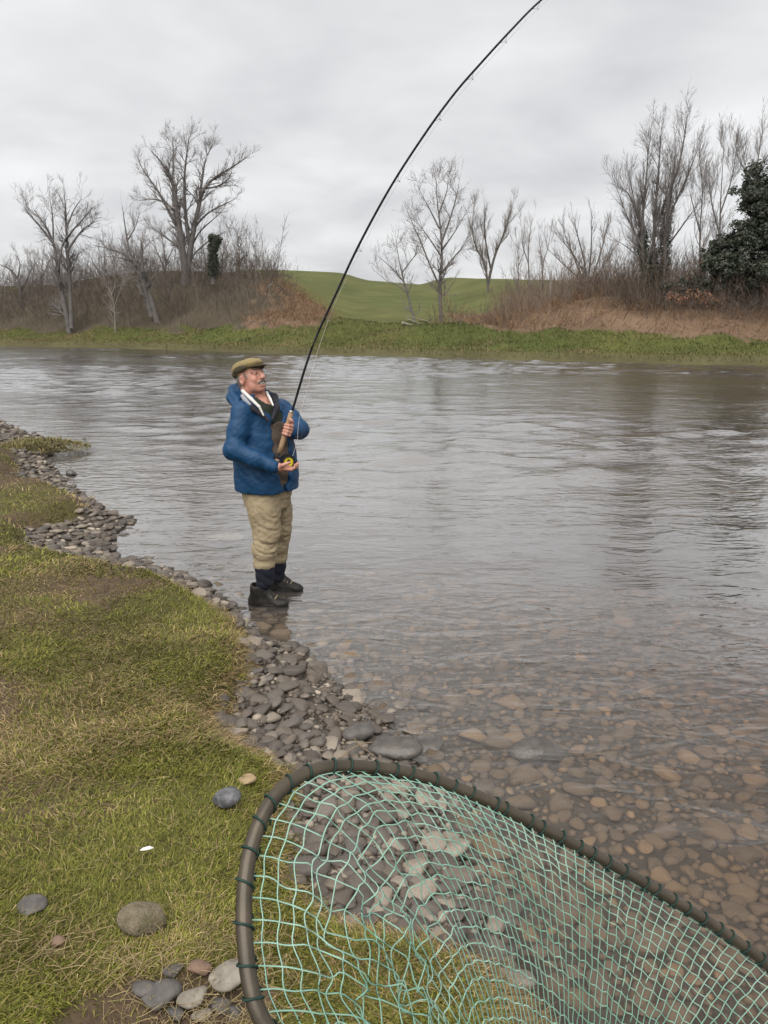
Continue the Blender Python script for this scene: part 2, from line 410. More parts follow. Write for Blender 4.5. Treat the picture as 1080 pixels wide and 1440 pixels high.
for side, c0, c1 in ((s0, nv, nv + 1), (s1, nv + 1, nv + 2), (s2, nv + 2, nv + 3), (s3, nv + 3, nv)):
    ngon.append(np.concatenate([[c0, c1], side[::-1]])[None])
tag(put('river_water', mesh(Vw, [quads] + ngon), M['water']), kind='structure')

# ------------------------------------------------------------------ stones
def ico(sub):
    import bmesh
    bm = bmesh.new(); bmesh.ops.create_icosphere(bm, subdivisions=sub, radius=1.0)
    v = np.array([p.co[:] for p in bm.verts]); f = np.array([[q.index for q in p.verts] for p in bm.faces]); bm.free()
    return v, f
ICO = {1: ico(1), 2: ico(2), 3: ico(3)}
def stone_shape(sub, seed, rough=0.16, flat=0.5):
    r = np.random.default_rng(seed)
    v, f = ICO[sub]; v = v.copy()
    # superellipsoid-ish: a few soft planes cut the ball
    for _ in range(12):
        n = r.normal(size=3); n /= np.linalg.norm(n)
        d = r.uniform(0.5, 0.92); h = v @ n
        over = np.clip(h - d, 0, None)
        v -= np.outer(over * 0.82, n)
    for _ in range(3):
        kx = r.normal(size=3) * 1.6
        v *= (1 + rough * 0.35 * np.sin(v @ kx + r.uniform(0, 6)))[:, None]
    v[:, 2] *= flat
    return v, f
SH = [stone_shape(3, 100 + i, flat=fl) for i, fl in enumerate([.42, .5, .55, .6, .38, .48, .65, .45, .52, .58])]
SH_ME_D = [mesh(v, f, name='stone_dry') for v, f in SH]
SH_ME_B = [mesh(v, f, name='stone_bed') for v, f in SH]
for me in SH_ME_D: me.materials.append(M['stone_dry'])
for me in SH_ME_B: me.materials.append(M['stone_bed'])
SH2 = [stone_shape(2, 200 + i, flat=fl) for i, fl in enumerate([.42, .5, .55, .6, .45, .5])]
SH1 = [stone_shape(1, 300 + i, flat=fl) for i, fl in enumerate([.5, .6, .65, .7, .55, .6])]

def stone_field(cells, parent, mes, massmat, name, nmax, tint):
    """cells: (x,y,z,size,yaw,tiltx,tilty,elong). the ones that show largest become objects of their own"""
    cells = np.array(cells)
    dist = np.sqrt(cells[:, 0] ** 2 + cells[:, 1] ** 2 + (CAMZ - cells[:, 2]) ** 2)
    show = cells[:, 3] / dist
    u = cells[:, 0] / np.maximum(cells[:, 1] * cP + (CAMZ - cells[:, 2]) * sP, .01)
    dep = np.maximum(cells[:, 1] * cP + (CAMZ - cells[:, 2]) * sP, .01)
    vv = (cells[:, 1] * sP - (CAMZ - cells[:, 2]) * cP) / dep
    show = np.where((abs(u) < 0.49) & (vv > -0.655), show, 0)
    order = np.argsort(-show)
    for i in order[:nmax]:
        x, y, z, s, yaw, tx, ty, el = cells[i]
        o = bpy.data.objects.new('stone', mes[int(rng.integers(len(mes)))]); COL.objects.link(o)
        o.location = (x, y, z); o.rotation_euler = (tx, ty, yaw); o.scale = (s * el, s, s); o.parent = parent
    rest = order[nmax:]
    VV, FF, CC = [], [], []; off = 0
    for i in rest:
        x, y, z, s, yaw, tx, ty, el = cells[i]
        v, f = (SH2 if s > .03 else SH1)[int(rng.integers(len(SH2)))]
        v = v * [s * el, s, s]
        ca, sa = math.cos(yaw), math.sin(yaw)
        v = np.stack([v[:, 0], v[:, 1] - v[:, 2] * tx, v[:, 2] + v[:, 1] * tx], -1)
        v = np.stack([v[:, 0] * ca - v[:, 1] * sa, v[:, 0] * sa + v[:, 1] * ca, v[:, 2]], -1) + [x, y, z]
        VV.append(v); FF.append(f + off); off += len(v)
        CC.append(np.tile(np.array(tint[int(rng.integers(len(tint)))]) * rng.uniform(.85, 1.15), (len(v), 1)))
    if VV:
        o = put(name, mesh(np.concatenate(VV), np.concatenate(FF), True, np.concatenate(CC)), massmat, parent)
        tag(o, kind='stuff')

def dart(n, sampler, rad, sep=0.8, tries=1):
    """dart throwing on a hash grid: keeps stones from sinking into each other"""
    keep = []; grid = {}; cs = 0.12
    for _ in range(n):
        x, y = sampler(); r = rad(x, y)
        gx, gy = int(x // cs), int(y // cs); ok = True; R = int((r + 0.1) * 1.0 / cs) + 1
        for a in range(gx - R, gx + R + 1):
            for b in range(gy - R, gy + R + 1):
                for (qx, qy, qr) in grid.get((a, b), ()):
                    if (qx - x) ** 2 + (qy - y) ** 2 < ((qr + r) * sep) ** 2:
                        ok = False; break
                if not ok: break
            if not ok: break
        if ok:
            grid.setdefault((gx, gy), []).append((x, y, r)); keep.append((x, y, r))
    return keep
def from_px(px0, px1, py0, py1, z=0.0):
    def s():
        p = on_z(rng.uniform(px0, px1), rng.uniform(py0, py1), z); return p[0], p[1]
    return s
# underwater stones, large to small
def rad_bed(x, y): return float(np.clip(rng.lognormal(-3.5, 0.45), 0.016, 0.075)) * (1 + 0.06 * max(0, y - 4))
pts = dart(13000, from_px(300, 1120, 800, 1470, -0.15), rad_bed, 0.74)
pts += [(p[0], p[1], r) for p, r in [(on_z(735, 1145, -.25), .075), (on_z(1000, 1215, -.3), .085)]]
P_ = np.array(pts); zz, ld, _, dw, _ = near_h(P_[:, 0], P_[:, 1])
cells = [(x, y, z - 0.02 * 0 + r * 0.12, r, rng.uniform(0, 6.3), rng.normal(0, .10), rng.normal(0, .10), rng.uniform(1.0, 1.55))
         for (x, y, r), z, l in zip(pts, zz, ld) if not l]
stone_field(cells, riverbed, SH_ME_B, M['stone_bed_mass'], 'pebbles', 300, BSTONES)
# dry and half-drowned shore stones
def rad_sh(x, y): return float(np.clip(rng.lognormal(-3.65, 0.5), 0.012, 0.06)) * (1 + 0.03 * max(0, y - 4))
pts = dart(9000, from_px(-20, 720, 575, 1470, 0.05), rad_sh, 0.66)
pts += dart(5000, from_px(300, 700, 900, 1470, 0.05), lambda x, y: float(np.clip(rng.lognormal(-3.5, 0.4), 0.014, 0.05)), 0.66)
pts += dart(9000, from_px(-20, 345, 575, 880, 0.05), lambda x, y: float(rng.uniform(0.025, 0.06)), 0.6)
pts += dart(9000, from_px(300, 700, 880, 1470, 0.05), lambda x, y: float(rng.uniform(0.008, 0.02)), 0.6)
P_ = np.array(pts); zz, ld, gg, dw, dg = near_h(P_[:, 0], P_[:, 1])
big = [(412, 948, .095, 1.25), (423, 993, .078, 1.45), (416, 974, .046, 1.2), (383, 1016, .068, 1.4), (450, 1047, .075, 1.15), (524, 1016, .075, 1.2), (372, 996, .045, 1.5),
       (400, 1034, .05, 1.4), (430, 1022, .05, 1.1), (406, 926, .075, 1.7), (440, 1075, .05, 1.3), (362, 1018, .045, 1.5), (493, 1180, .06, 1.3), (447, 1200, .075, 1.1), (470, 1262, .07, 1.2), (560, 1290, .07, 1.3),
       (60, 790, .06, 1.5), (100, 772, .075, 1.6), (130, 758, .07, 1.6), (112, 748, .06, 1.5), (80, 752, .07, 1.6), (150, 775, .06, 1.4), (95, 787, .07, 1.5), (70, 770, .06, 1.4)]
cells = []
for (x, y, r), z, l, gq, d, dgr in zip(pts, zz, ld, gg, dw, dg):
    if l and (not gq or (dgr < 0.06 and rng.random() < .5)) or ((not l) and d < 0.30 and rng.random() < 0.5 * (1 - d / .30)):
        cells.append((x, y, z + r * rng.uniform(.08, .3), r, rng.uniform(0, 6.3), rng.normal(0, .22), rng.normal(0, .22), rng.uniform(1.05, 1.7)))
for px, py, r, el in big:
    p = on_z(px, py, 0.08); z = float(near_h(np.array([p[0]]), np.array([p[1]]))[0][0])
    r *= .64
    cells.append((p[0], p[1], z + r * .45, r, rng.normal(0, .35), rng.normal(0, .12), rng.normal(0, .12), el))
stone_field(cells, near_bank, SH_ME_D, M['stone_dry_mass'], 'pebbles', 300, STONES)

# ------------------------------------------------------------------ vegetation helpers
def tubes(P, R, sides):
    """P (N,K,3) polylines, R (N,K) radii -> verts, faces"""
    N, K, _ = P.shape
    T = np.gradient(P, axis=1); T /= np.linalg.norm(T, axis=2, keepdims=True) + 1e-9
    ref = np.where(abs(T[..., 2:3]) > 0.9, np.array([1.0, 0, 0]), np.array([0, 0, 1.0]))
    U = np.cross(T, ref); U /= np.linalg.norm(U, axis=2, keepdims=True) + 1e-9
    Vv = np.cross(T, U)
    a = np.arange(sides) * 2 * math.pi / sides
    ring = U[:, :, None, :] * np.cos(a)[None, None, :, None] + Vv[:, :, None, :] * np.sin(a)[None, None, :, None]
    verts = (P[:, :, None, :] + ring * R[:, :, None, None]).reshape(-1, 3)
    base = (np.arange(N) * K * sides)[:, None, None] + (np.arange(K - 1) * sides)[None, :, None]
    j = np.arange(sides)[None, None, :]; j2 = (np.arange(sides)[None, None, :] + 1) % sides
    faces = np.stack([base + j, base + j2, base + sides + j2, base + sides + j], -1).reshape(-1, 4)
    return verts, faces
def resample(pts, K):
    pts = np.asarray(pts, float)
    # smooth with Catmull-Rom
    n = len(pts); q = np.vstack([2 * pts[0] - pts[1], pts, 2 * pts[-1] - pts[-2]])
    t = np.linspace(0, n - 1 - 1e-6, K); i = t.astype(int); f = (t - i)[:, None]
    p0, p1, p2, p3 = q[i], q[i + 1], q[i + 2], q[i + 3]
    return 0.5 * (2 * p1 + (p2 - p0) * f + (2 * p0 - 5 * p1 + 4 * p2 - p3) * f ** 2 + (3 * p1 - p0 - 3 * p2 + p3) * f ** 3)
def sprout(P, R, dens, t0, length, ang, up, K, rmul, rmin, r, wob=0.16, fall=0.5, rmax=1.0):
    N, K0, _ = P.shape
    L0 = np.linalg.norm(np.diff(P, axis=1), axis=2).sum(1)
    n = np.maximum(1, r.poisson(L0 * dens * (1 - t0)))
    i = np.repeat(np.arange(N), n); M_ = len(i)
    t = t0 + (1 - t0) * r.random(M_)
    # always one at the tip
    first = np.concatenate([[0], np.cumsum(n)[:-1]]); t[first] = 0.995
    s = t * (K0 - 1); a = np.minimum(s.astype(int), K0 - 2); f = (s - a)[:, None]
    p = P[i, a] * (1 - f) + P[i, a + 1] * f
    d = P[i, a + 1] - P[i, a]; d /= np.linalg.norm(d, axis=1, keepdims=True) + 1e-9
    rad = R[i, a] * (1 - f[:, 0]) + R[i, a + 1] * f[:, 0]
    w = r.normal(size=(M_, 3)); w -= d * (w * d).sum(1, keepdims=True); w /= np.linalg.norm(w, axis=1, keepdims=True) + 1e-9
    an = ang * r.uniform(0.6, 1.3, M_); an[first] *= 0.4
    d = d * np.cos(an)[:, None] + w * np.sin(an)[:, None]
    L = length * (1 - fall * t) * r.uniform(0.5, 1.25, M_)
    L = np.minimum(L, L0[i] * 0.9)
    pts = np.empty((M_, K, 3)); pts[:, 0] = p
    for k_ in range(1, K):
        d = d + r.normal(0, wob, (M_, 3)) + np.array([0, 0, up]); d /= np.linalg.norm(d, axis=1, keepdims=True)
        pts[:, k_] = pts[:, k_ - 1] + d * (L / (K - 1))[:, None]
    r0 = np.clip(rad * rmul, rmin, rmax)
    rr = r0[:, None] * np.linspace(1, 0.35, K)[None, :]
    return pts, np.maximum(rr, rmin * 0.55)
GROUND_TILT = None
def bare_tree(name, label, y, limbs, levels, seed, bark='bark', twig='twig', depth=0.12, extra=None, group=None):
    r = np.random.default_rng(seed)
    scale = y / FPX
    Ps, Rs = [], []
    base = on_y(*limbs[0][0][0], y)
    for pts, r0, r1 in limbs:
        lo = r.normal(0, 1) * depth
        w = []
        py0 = pts[0][1]
        for (px, py) in pts:
            # limbs lean out of the picture plane the further they reach
            reach = abs(py - limbs[0][0][0][1]) * scale
            w.append(on_y(px, py, y + (lo * (reach - abs(py0 - limbs[0][0][0][1]) * scale)) * 1.0))
        if len(Ps) == 0:
            zt = far_ground(w[0][0], w[0][1]) - .25
            if w[0][2] > zt: w.insert(0, np.array([w[0][0], w[0][1], zt]))
        Ps.append(resample(w, 10)); Rs.append(np.linspace(r0 * .70, r1 * .4, 10))
    P = np.array(Ps); R = np.array(Rs)
    v, f = tubes(P - base, R, 7)
    root = empty(name, base, label, 'tree', group)
    put('trunk', mesh(v, f), M[bark], root)
    A, B = P, R
    VV, FF, off = [], [], 0
    for lv in levels:
        A, B = sprout(A, B, lv[0], lv[1], lv[2], lv[3], lv[4], lv[5], lv[6], lv[7], r)
        v, f = tubes(A - base, B, 3)
        VV.append(v); FF.append(f + off); off += len(v)
    put('crown', mesh(np.concatenate(VV), np.concatenate(FF)), M[twig], root)
    return root
def leaf_cloud(centers, radii, n, size, r, cols):
    c = r.integers(len(centers), size=n) if len(set(map(str, radii))) == 1 else r.choice(len(centers), size=n, p=np.array([np.prod(q) ** .67 for q in radii]) / sum(np.prod(q) ** .67 for q in radii))
    d = r.normal(size=(n, 3)); d /= np.linalg.norm(d, axis=1, keepdims=True)
    d *= (r.random(n) ** 0.35)[:, None] * r.uniform(.75, 1.12, n)[:, None]
    p = np.asarray(centers)[c] + d * np.asarray(radii)[c]
    return leaves_at(p, size, r, cols)
def leaves_at(p, size, r, cols):
    n = len(p)
    a = r.normal(size=(n, 3)); a /= np.linalg.norm(a, axis=1, keepdims=True)
    b = np.cross(a, r.normal(size=(n, 3))); b /= np.linalg.norm(b, axis=1, keepdims=True)
    s = size * r.uniform(.6, 1.4, n)[:, None]
    v = np.stack([p - a * s, p + b * s * .45, p + a * s, p - b * s * .45], 1).reshape(-1, 3)
    f = np.arange(n * 4).reshape(n, 4)
    cc = np.asarray(cols)[r.integers(len(cols), size=n)] * r.uniform(.7, 1.25, n)[:, None]
    return v, f, np.repeat(cc, 4, axis=0)
EVER = [(0.040, 0.050, 0.036), (0.052, 0.062, 0.044), (0.034, 0.042, 0.031), (0.075, 0.078, 0.056)]
def far_at(px, py_guess, e):
    x = 0
    for _ in range(6):
        y, z = far_h(np.array([x]), np.array([float(e)])); x = float((px - 540) / FPX * (y[0] * cP + (CAMZ - z[0]) * sP))
    return np.array([x, float(y[0]), float(z[0])])

# ------------------------------------------------------------------ trees across the river
LV = [(3.0, 0.2, 2.0, 0.75, 0.10, 6, 0.5, 0.011), (5.0, 0.12, 1.15, 0.7, 0.07, 5, 0.6, 0.0075), (7.8, 0.1, 0.7, 0.6, 0.05, 3, 0.6, 0.0075)]
LV_UP = [(3.2, 0.2, 2.3, 0.5, 0.22, 6, 0.5, 0.010), (4.8, 0.12, 1.15, 0.5, 0.18, 5, 0.6, 0.0075), (7.0, 0.1, 0.7, 0.5, 0.10, 3, 0.6, 0.0075)]
LV_S = [(4.0, 0.2, 1.5, 0.75, 0.10, 6, 0.5, 0.010), (6.0, 0.12, 0.85, 0.7, 0.06, 5, 0.6, 0.007), (7.8, 0.1, 0.55, 0.6, 0.05, 3, 0.6, 0.0075)]
bare_tree('bare_tree', 'grey bare tree with two slanting trunks, farthest left of the tall ones across the river', 66,
    [([(97, 464), (91, 430), (84, 400), (80, 370), (75, 340), (62, 315), (48, 295)], .36, .07), ([(101, 462), (99, 420), (97, 385), (95, 350), (93, 320), (92, 290), (90, 270)], .30, .05),
     ([(82, 380), (88, 345), (104, 322), (122, 302), (130, 292)], .17, .04), ([(77, 345), (56, 318), (40, 300), (33, 288)], .16, .04), ([(95, 352), (112, 328), (126, 316), (138, 310)], .14, .04),
     ([(93, 322), (104, 295), (114, 280)], .11, .04), ([(84, 400), (70, 385), (56, 378)], .12, .04), ([(75, 340), (74, 305), (70, 280)], .12, .04)], LV, 1)
bare_tree('bare_tree', 'leaning storm-broken bare tree with one long bough reaching towards the river\'s left', 64,
    [([(224, 464), (213, 425), (205, 400), (196, 380), (184, 366), (166, 353), (132, 345)], .36, .06), ([(196, 380), (183, 355), (177, 325), (172, 290)], .20, .05),
     ([(213, 445), (203, 405), (200, 370), (199, 343)], .32, .18), ([(184, 366), (165, 362), (148, 360)], .10, .04), ([(178, 340), (190, 320), (196, 300)], .09, .03)], LV_S, 2)
bare_tree('bare_tree', 'small pale forked tree low on the far bank beneath the leaning one', 63,
    [([(162, 458), (161, 435), (157, 415), (149, 401)], .14, .05), ([(161, 432), (168, 412), (176, 394)], .10, .04), ([(157, 415), (162, 398), (160, 384)], .07, .03)], LV_S, 3, bark='bark_pale', twig='twig_haze')
bare_tree('bare_tree', 'tallest bare tree on the left mound with a broad branching crown', 70,
    [([(262, 410), (261, 385), (258, 360), (254, 330), (250, 300), (246, 270), (238, 245), (225, 226), (212, 212)], .58, .06), ([(262, 392), (268, 350), (273, 320), (280, 290), (286, 265), (302, 250), (325, 236), (346, 222)], .42, .06),
     ([(256, 345), (246, 300), (243, 260), (244, 222), (243, 192)], .26, .05), ([(254, 330), (240, 302), (222, 268), (206, 246), (195, 228)], .24, .05), ([(268, 350), (262, 310), (259, 260), (262, 222), (266, 194)], .28, .05),
     ([(280, 290), (284, 255), (289, 225), (299, 204)], .20, .05), ([(255, 350), (236, 336), (214, 320)], .16, .04), ([(273, 320), (292, 300), (318, 286), (330, 280)], .15, .04), ([(286, 265), (305, 262), (322, 250), (330, 225)], .13, .04),
     ([(250, 300), (232, 285), (214, 280), (196, 282)], .14, .04), ([(262, 380), (275, 355), (300, 335), (318, 325)], .14, .04), ([(266, 360), (278, 330), (298, 310), (310, 300)], .13, .04)],
    [(3.8, 0.2, 1.8, 0.7, 0.10, 6, 0.5, 0.011), (5.4, 0.12, 1.1, 0.7, 0.05, 5, 0.6, 0.0075), (8.2, 0.1, 0.7, 0.6, 0.03, 3, 0.6, 0.0075)], 4)
bare_tree('bare_tree', 'low bare tree at the far left end of the opposite bank', 78,
    [([(30, 440), (29, 410), (24, 390), (10, 376), (-8, 370)], .26, .05), ([(29, 412), (40, 388), (48, 372)], .15, .04), ([(25, 392), (28, 372), (24, 360)], .12, .04)], LV_S, 5)
bare_tree('bare_tree', 'small crooked bare tree leaning left beside the fallen timber rails', 57,
    [([(583, 452), (576, 424), (569, 400), (565, 384), (560, 360), (557, 337)], .15, .03), ([(568, 396), (552, 378), (534, 362)], .08, .03), ([(565, 384), (580, 364), (592, 348)], .07, .03), ([(572, 412), (560, 402), (546, 396), (530, 384)], .06, .03)], LV_S, 6)
bare_tree('bare_tree', 'slender oval-crowned bare tree standing at the foot of the green field', 62,
    [([(620, 440), (618, 402), (621, 370), (621, 340), (618, 310), (614, 276), (613, 246)], .24, .03), ([(618, 402), (606, 376), (594, 346), (582, 318), (574, 300)], .12, .03), ([(619, 386), (638, 362), (652, 345), (660, 325)], .11, .03),
     ([(621, 340), (632, 310), (641, 280), (645, 262)], .12, .03), ([(618, 322), (603, 292), (590, 268)], .10, .03), ([(620, 360), (600, 330), (585, 310)], .09, .03), ([(620, 355), (640, 325), (655, 300)], .09, .03), ([(617, 300), (628, 270), (630, 250)], .08, .03)], LV, 7)
bare_tree('bare_tree', 'faint bare tree with wide V-shaped stems behind the brown scrub', 88,
    [([(686, 400), (681, 370), (668, 345), (664, 315), (668, 285)], .22, .04), ([(686, 400), (695, 362), (706, 335), (716, 305), (722, 282)], .24, .04), ([(690, 378), (683, 340), (681, 310), (681, 284)], .16, .04), ([(706, 335), (712, 318), (728, 300)], .1, .03)],
    LV_UP, 8, twig='twig_haze')
for k_, (a, lab) in enumerate([([([(745, 410), (743, 370), (744, 335), (749, 306)], .14, .03), ([(743, 370), (735, 345), (733, 320)], .08, .03)], 'thin bare sapling with a straight stem just right of the V-shaped tree'),
              ([([(728, 410), (729, 375), (728, 340)], .10, .03), ([(729, 375), (738, 352)], .06, .03)], 'short bare sapling between the V-shaped tree and its taller neighbour'),
              ([([(763, 410), (762, 370), (757, 328)], .12, .03), ([(762, 375), (770, 350), (774, 330)], .07, .03)], 'thin bare sapling directly left of the fan-shaped tree')]):
    bare_tree('bare_sapling', lab, 80, a, LV_UP, 20 + k_, twig='twig_haze')
bare_tree('bare_tree', 'low bare tree with many stems fanning out above the tan bracken', 62,
    [([(824, 415), (815, 380), (800, 350), (780, 326)], .13, .03), ([(825, 412), (822, 370), (812, 330), (806, 304)], .14, .03), ([(825, 412), (830, 370), (832, 330), (832, 300)], .13, .03), ([(826, 410), (840, 370), (850, 335), (856, 308)], .13, .03),
     ([(826, 410), (848, 375), (866, 345)], .10, .03), ([(822, 400), (796, 375), (772, 352)], .10, .03), ([(822, 385), (800, 345), (790, 312)], .09, .03)],
    [(3.5, 0.2, 1.5, 0.5, 0.15, 6, 0.6, 0.018), (4.5, 0.2, 0.8, 0.5, 0.1, 5, 0.6, 0.012), (4, 0.2, 0.4, 0.5, 0.05, 4, 0.6, 0.010)], 9)
tall = bare_tree('bare_tree', 'tall upright bare tree with ivy on its clustered trunks, on the right bank', 49,
    [([(934, 420), (935, 350), (938, 287), (953, 237), (962, 197), (968, 152)], .24, .02), ([(917, 418), (920, 320), (926, 240), (930, 178)], .20, .02), ([(909, 418), (903, 325), (909, 250), (912, 202)], .19, .02),
     ([(905, 380), (898, 340), (880, 300), (864, 254)], .10, .02), ([(908, 360), (896, 300), (884, 245)], .10, .02), ([(938, 310), (962, 258), (982, 208)], .11, .02), ([(940, 300), (948, 240), (950, 190)], .10, .02), ([(920, 330), (938, 270), (945, 215)], .10, .02),
     ([(905, 370), (885, 350), (862, 335)], .07, .02), ([(936, 350), (965, 310), (990, 275)], .09, .02), ([(903, 330), (888, 280), (872, 262)], .08, .02)],
    [(4.4, 0.12, 1.8, 0.5, 0.16, 6, 0.5, 0.009), (5.4, 0.12, 1.0, 0.5, 0.12, 5, 0.6, 0.006), (7.4, 0.1, 0.6, 0.5, 0.08, 3, 0.6, 0.006)], 10)
for k_, (a, lab) in enumerate([
    ([([(1010, 400), (1012, 330), (1014, 270), (1019, 192)], .16, .02), ([(1012, 330), (1000, 280), (996, 235)], .09, .02), ([(1013, 300), (1028, 255), (1034, 220)], .08, .02)], 'thin bare tree with a straight leader between the ivied trunks and the evergreen'),
    ([([(986, 400), (984, 330), (988, 270), (984, 225)], .13, .02), ([(985, 330), (975, 290), (968, 262)], .07, .02)], 'shorter thin bare tree close behind the ivied trunks'),
    ([([(1058, 330), (1062, 270), (1066, 225), (1072, 186)], .17, .03), ([(1063, 262), (1045, 235), (1036, 215)], .09, .02), ([(1065, 240), (1082, 215), (1095, 190)], .09, .02)], 'bare tree rising above the evergreen at the right edge')]):
    bare_tree('bare_tree', lab, [54, 53, 52][k_], a, LV_UP, 30 + k_)
# fainter trees that fill the gaps in the wood on the left
for k_, (bx, by, tx, ty, yy, lab) in enumerate([(140, 425, 146, 345, 84, 'slim bare tree in the gap behind the small pale forked tree'), (186, 420, 205, 325, 86, 'slim bare tree behind the storm-broken leaning one'),
        (232, 420, 226, 322, 84, 'slim bare tree tucked close to the left of the tallest crown'), (312, 400, 318, 335, 80, 'slim bare tree just right of the ivy-covered stump'), (332, 400, 334, 332, 78, 'last slim bare tree on the right shoulder of the brushy mound'),
        (60, 440, 62, 345, 84, 'slim bare tree behind the two slanting trunks'), (286, 405, 284, 340, 82, 'slim bare tree between the tallest tree and the ivy stump')]):
    mxp = (bx + tx) / 2 + (-3 if k_ % 2 else 4)
    bare_tree('bare_tree', lab, yy, [([(bx, by), (mxp, (by + ty) / 2), (tx, ty)], .16, .03), ([(mxp, (by + ty) / 2 + 12), (mxp - 14, ty + 28), (tx - 20, ty + 12)], .09, .03), ([(mxp, (by + ty) / 2), (mxp + 12, ty + 22), (tx + 17, ty + 8)], .09, .03)],
              LV_S, 40 + k_, twig='twig_haze')
# ivy column
r = np.random.default_rng(77)
b = on_y(300, 400, 66)
st = empty('ivy_covered_stump', b, 'dark ivy-smothered broken trunk standing on the left mound', 'tree')
v, f = tubes(np.array([resample([on_y(300, 400, 66), on_y(300, 370, 66), on_y(301, 336, 66)], 8)]) - b, np.full((1, 8), .22), 7)
put('trunk', mesh(v, f), M['bark'], st)
cs = [on_y(300, yy, 66) - b for yy in (383, 372, 360, 348)] + [on_y(303, 340, 66) - b, on_y(298, 335, 66) - b, on_y(306, 336, 66) - b]
v, f, c = leaf_cloud(cs, [(.50, .5, .55), (.55, .5, .6), (.45, .45, .6), (.55, .5, .5), (.5, .5, .45), (.35, .4, .4), (.4, .4, .35)], 6000, 0.075, r, EVER)
tag(put('ivy', mesh(v, f, False, c), M['leaf_dark'], st), kind='stuff')
b = np.array(tall.location)
cs = [on_y(px, py, 48.9) - b for px, py in [(908, 405), (908, 390), (907, 372), (905, 352), (904, 335), (918, 400), (919, 385), (919, 365), (934, 405), (934, 388), (935, 370), (935, 350), (936, 330), (937, 310), (938, 295)]]
v, f, c = leaf_cloud(cs, [(.40, .40, .62)] * len(cs), 6500, 0.08, r, EVER)
tag(put('ivy', mesh(v, f, False, c), M['leaf_dark'], tall), kind='stuff')
# evergreens at the right edge
def evergreen(name, label, y, blobs, n, trunk, size=0.09):
    r = np.random.default_rng(n)
    b = on_y(*trunk[0], y); root = empty(name, b, label, 'tree')
    tw = [on_y(*p, y) for p in trunk]; zt = far_ground(b[0], b[1]) - .25
    if tw[0][2] > zt: tw.insert(0, np.array([b[0], b[1], zt]))
    v, f = tubes(np.array([resample(tw, 8)]) - b, np.array([np.linspace(.3, .12, 8)]), 7)
    put('trunk', mesh(v, f), M['bark'], root)
    cs, rs = [], []
    for px, py, rp in blobs:
        c0 = on_y(px, py, y + r.uniform(-1, 1)) - b; R = rp * y / FPX
        for _ in range(40):
            d = r.normal(size=3); d /= np.linalg.norm(d)
            cs.append(c0 + d * [1.15, 1, .85] * R * r.uniform(.1, 1.05)); q = R * r.uniform(.14, .40); rs.append((q * 1.15, q, q * .85))
    v, f, c = leaf_cloud(cs, rs, n, size, r, EVER)
    tag(put('crown', mesh(v, f, False, c), M['leaf_dark'], root))
evergreen('evergreen_tree', 'dark domed evergreen tree cut off by the right edge of the view', 46, [(1072, 268, 30), (1090, 262, 34), (1062, 282, 20), (1100, 290, 30), (1078, 296, 26), (1056, 262, 12)], 15000, [(1088, 420), (1086, 350), (1082, 280)])
evergreen('evergreen_bush', 'broad dark evergreen bush spreading below the domed tree', 45.5, [(1062, 335, 30), (1035, 345, 24), (1085, 335, 34), (1070, 312, 16), (1010, 355, 18), (1095, 368, 34), (1030, 375, 22), (1065, 378, 26), (1000, 372, 13), (1045, 395, 22), (1085, 395, 26), (1015, 398, 17), (985, 400, 15), (958, 402, 13), (935, 404, 10)], 44000, [(1060, 415), (1060, 380), (1057, 345)])

# ------------------------------------------------------------------ brush, bracken, bank grass
def scatter(n, cond, x0, x1, e0, e1, r):
    x = r.uniform(x0, x1, n); e = r.uniform(e0, e1, n)
    k_ = cond(x, e)
    x, e = x[k_], e[k_]
    y, z = far_h(x, e)
    return np.stack([x, y, z], -1), e
def stems(p, L, r, lean=0.35, up=0.05, K=4, rad=0.014, wob=0.15):
    n = len(p)
    d = np.stack([r.normal(0, lean, n), r.normal(0, lean, n), np.ones(n)], -1); d /= np.linalg.norm(d, axis=1, keepdims=True)
    P = np.empty((n, K, 3)); P[:, 0] = p
    for k_ in range(1, K):
        d = d + r.normal(0, wob, (n, 3)) + [0, 0, up]; d /= np.linalg.norm(d, axis=1, keepdims=True)
        P[:, k_] = P[:, k_ - 1] + d * (L / (K - 1))[:, None]
    return P, rad * np.linspace(1, .4, K)[None, :] * r.uniform(.7, 1.3, n)[:, None]
def brush(name, p, L, r, cols, dens, tl, rad=0.014, lean=.35, up=.05):
    P, R = stems(p, L, r, lean, up, rad=rad)
    P2, R2 = sprout(P, R, dens, 0.25, tl, 0.7, 0.05, 3, .7, rad * .6, r)
    v1, f1 = tubes(P, R, 3); v2, f2 = tubes(P2, R2, 3)
    def colr(N, per):
        c = np.asarray(cols)[r.integers(len(cols), size=N)] * r.uniform(.7, 1.35, N)[:, None]
        return np.repeat(c, per, axis=0)
    c = np.concatenate([colr(len(P), P.shape[1] * 3), colr(len(P2), P2.shape[1] * 3)])
    o = put(name, mesh(np.concatenate([v1, v2]), np.concatenate([f1, f2 + len(v1)]), True, c), M['brush'])
    return o
r = np.random.default_rng(5)
PUR = [(0.075, 0.060, 0.056), (0.12, 0.096, 0.086), (0.055, 0.046, 0.044), (0.18, 0.142, 0.112), (0.10, 0.09, 0.06)]
p, e = scatter(5400, lambda x, e: far_zone(x, e) == 1, -48, -5, 3.5, 22, r)
nq = fnoise(p[:, 0] * .45, p[:, 1] * .45, 83, 3)
kq = r.random(len(p)) < .35 + 1.3 * sstep(.3, .65, nq)
p, nq = p[kq], nq[kq]
brush_l = brush('brush_thicket', p, r.uniform(.5, 1.3, len(p)) * (.5 + 2.2 * nq), r, PUR, 3.2, 1.0, rad=.012, lean=.5)
tag(brush_l, 'dense purple-brown leafless thicket covering the left mound', 'brush', kind='stuff')
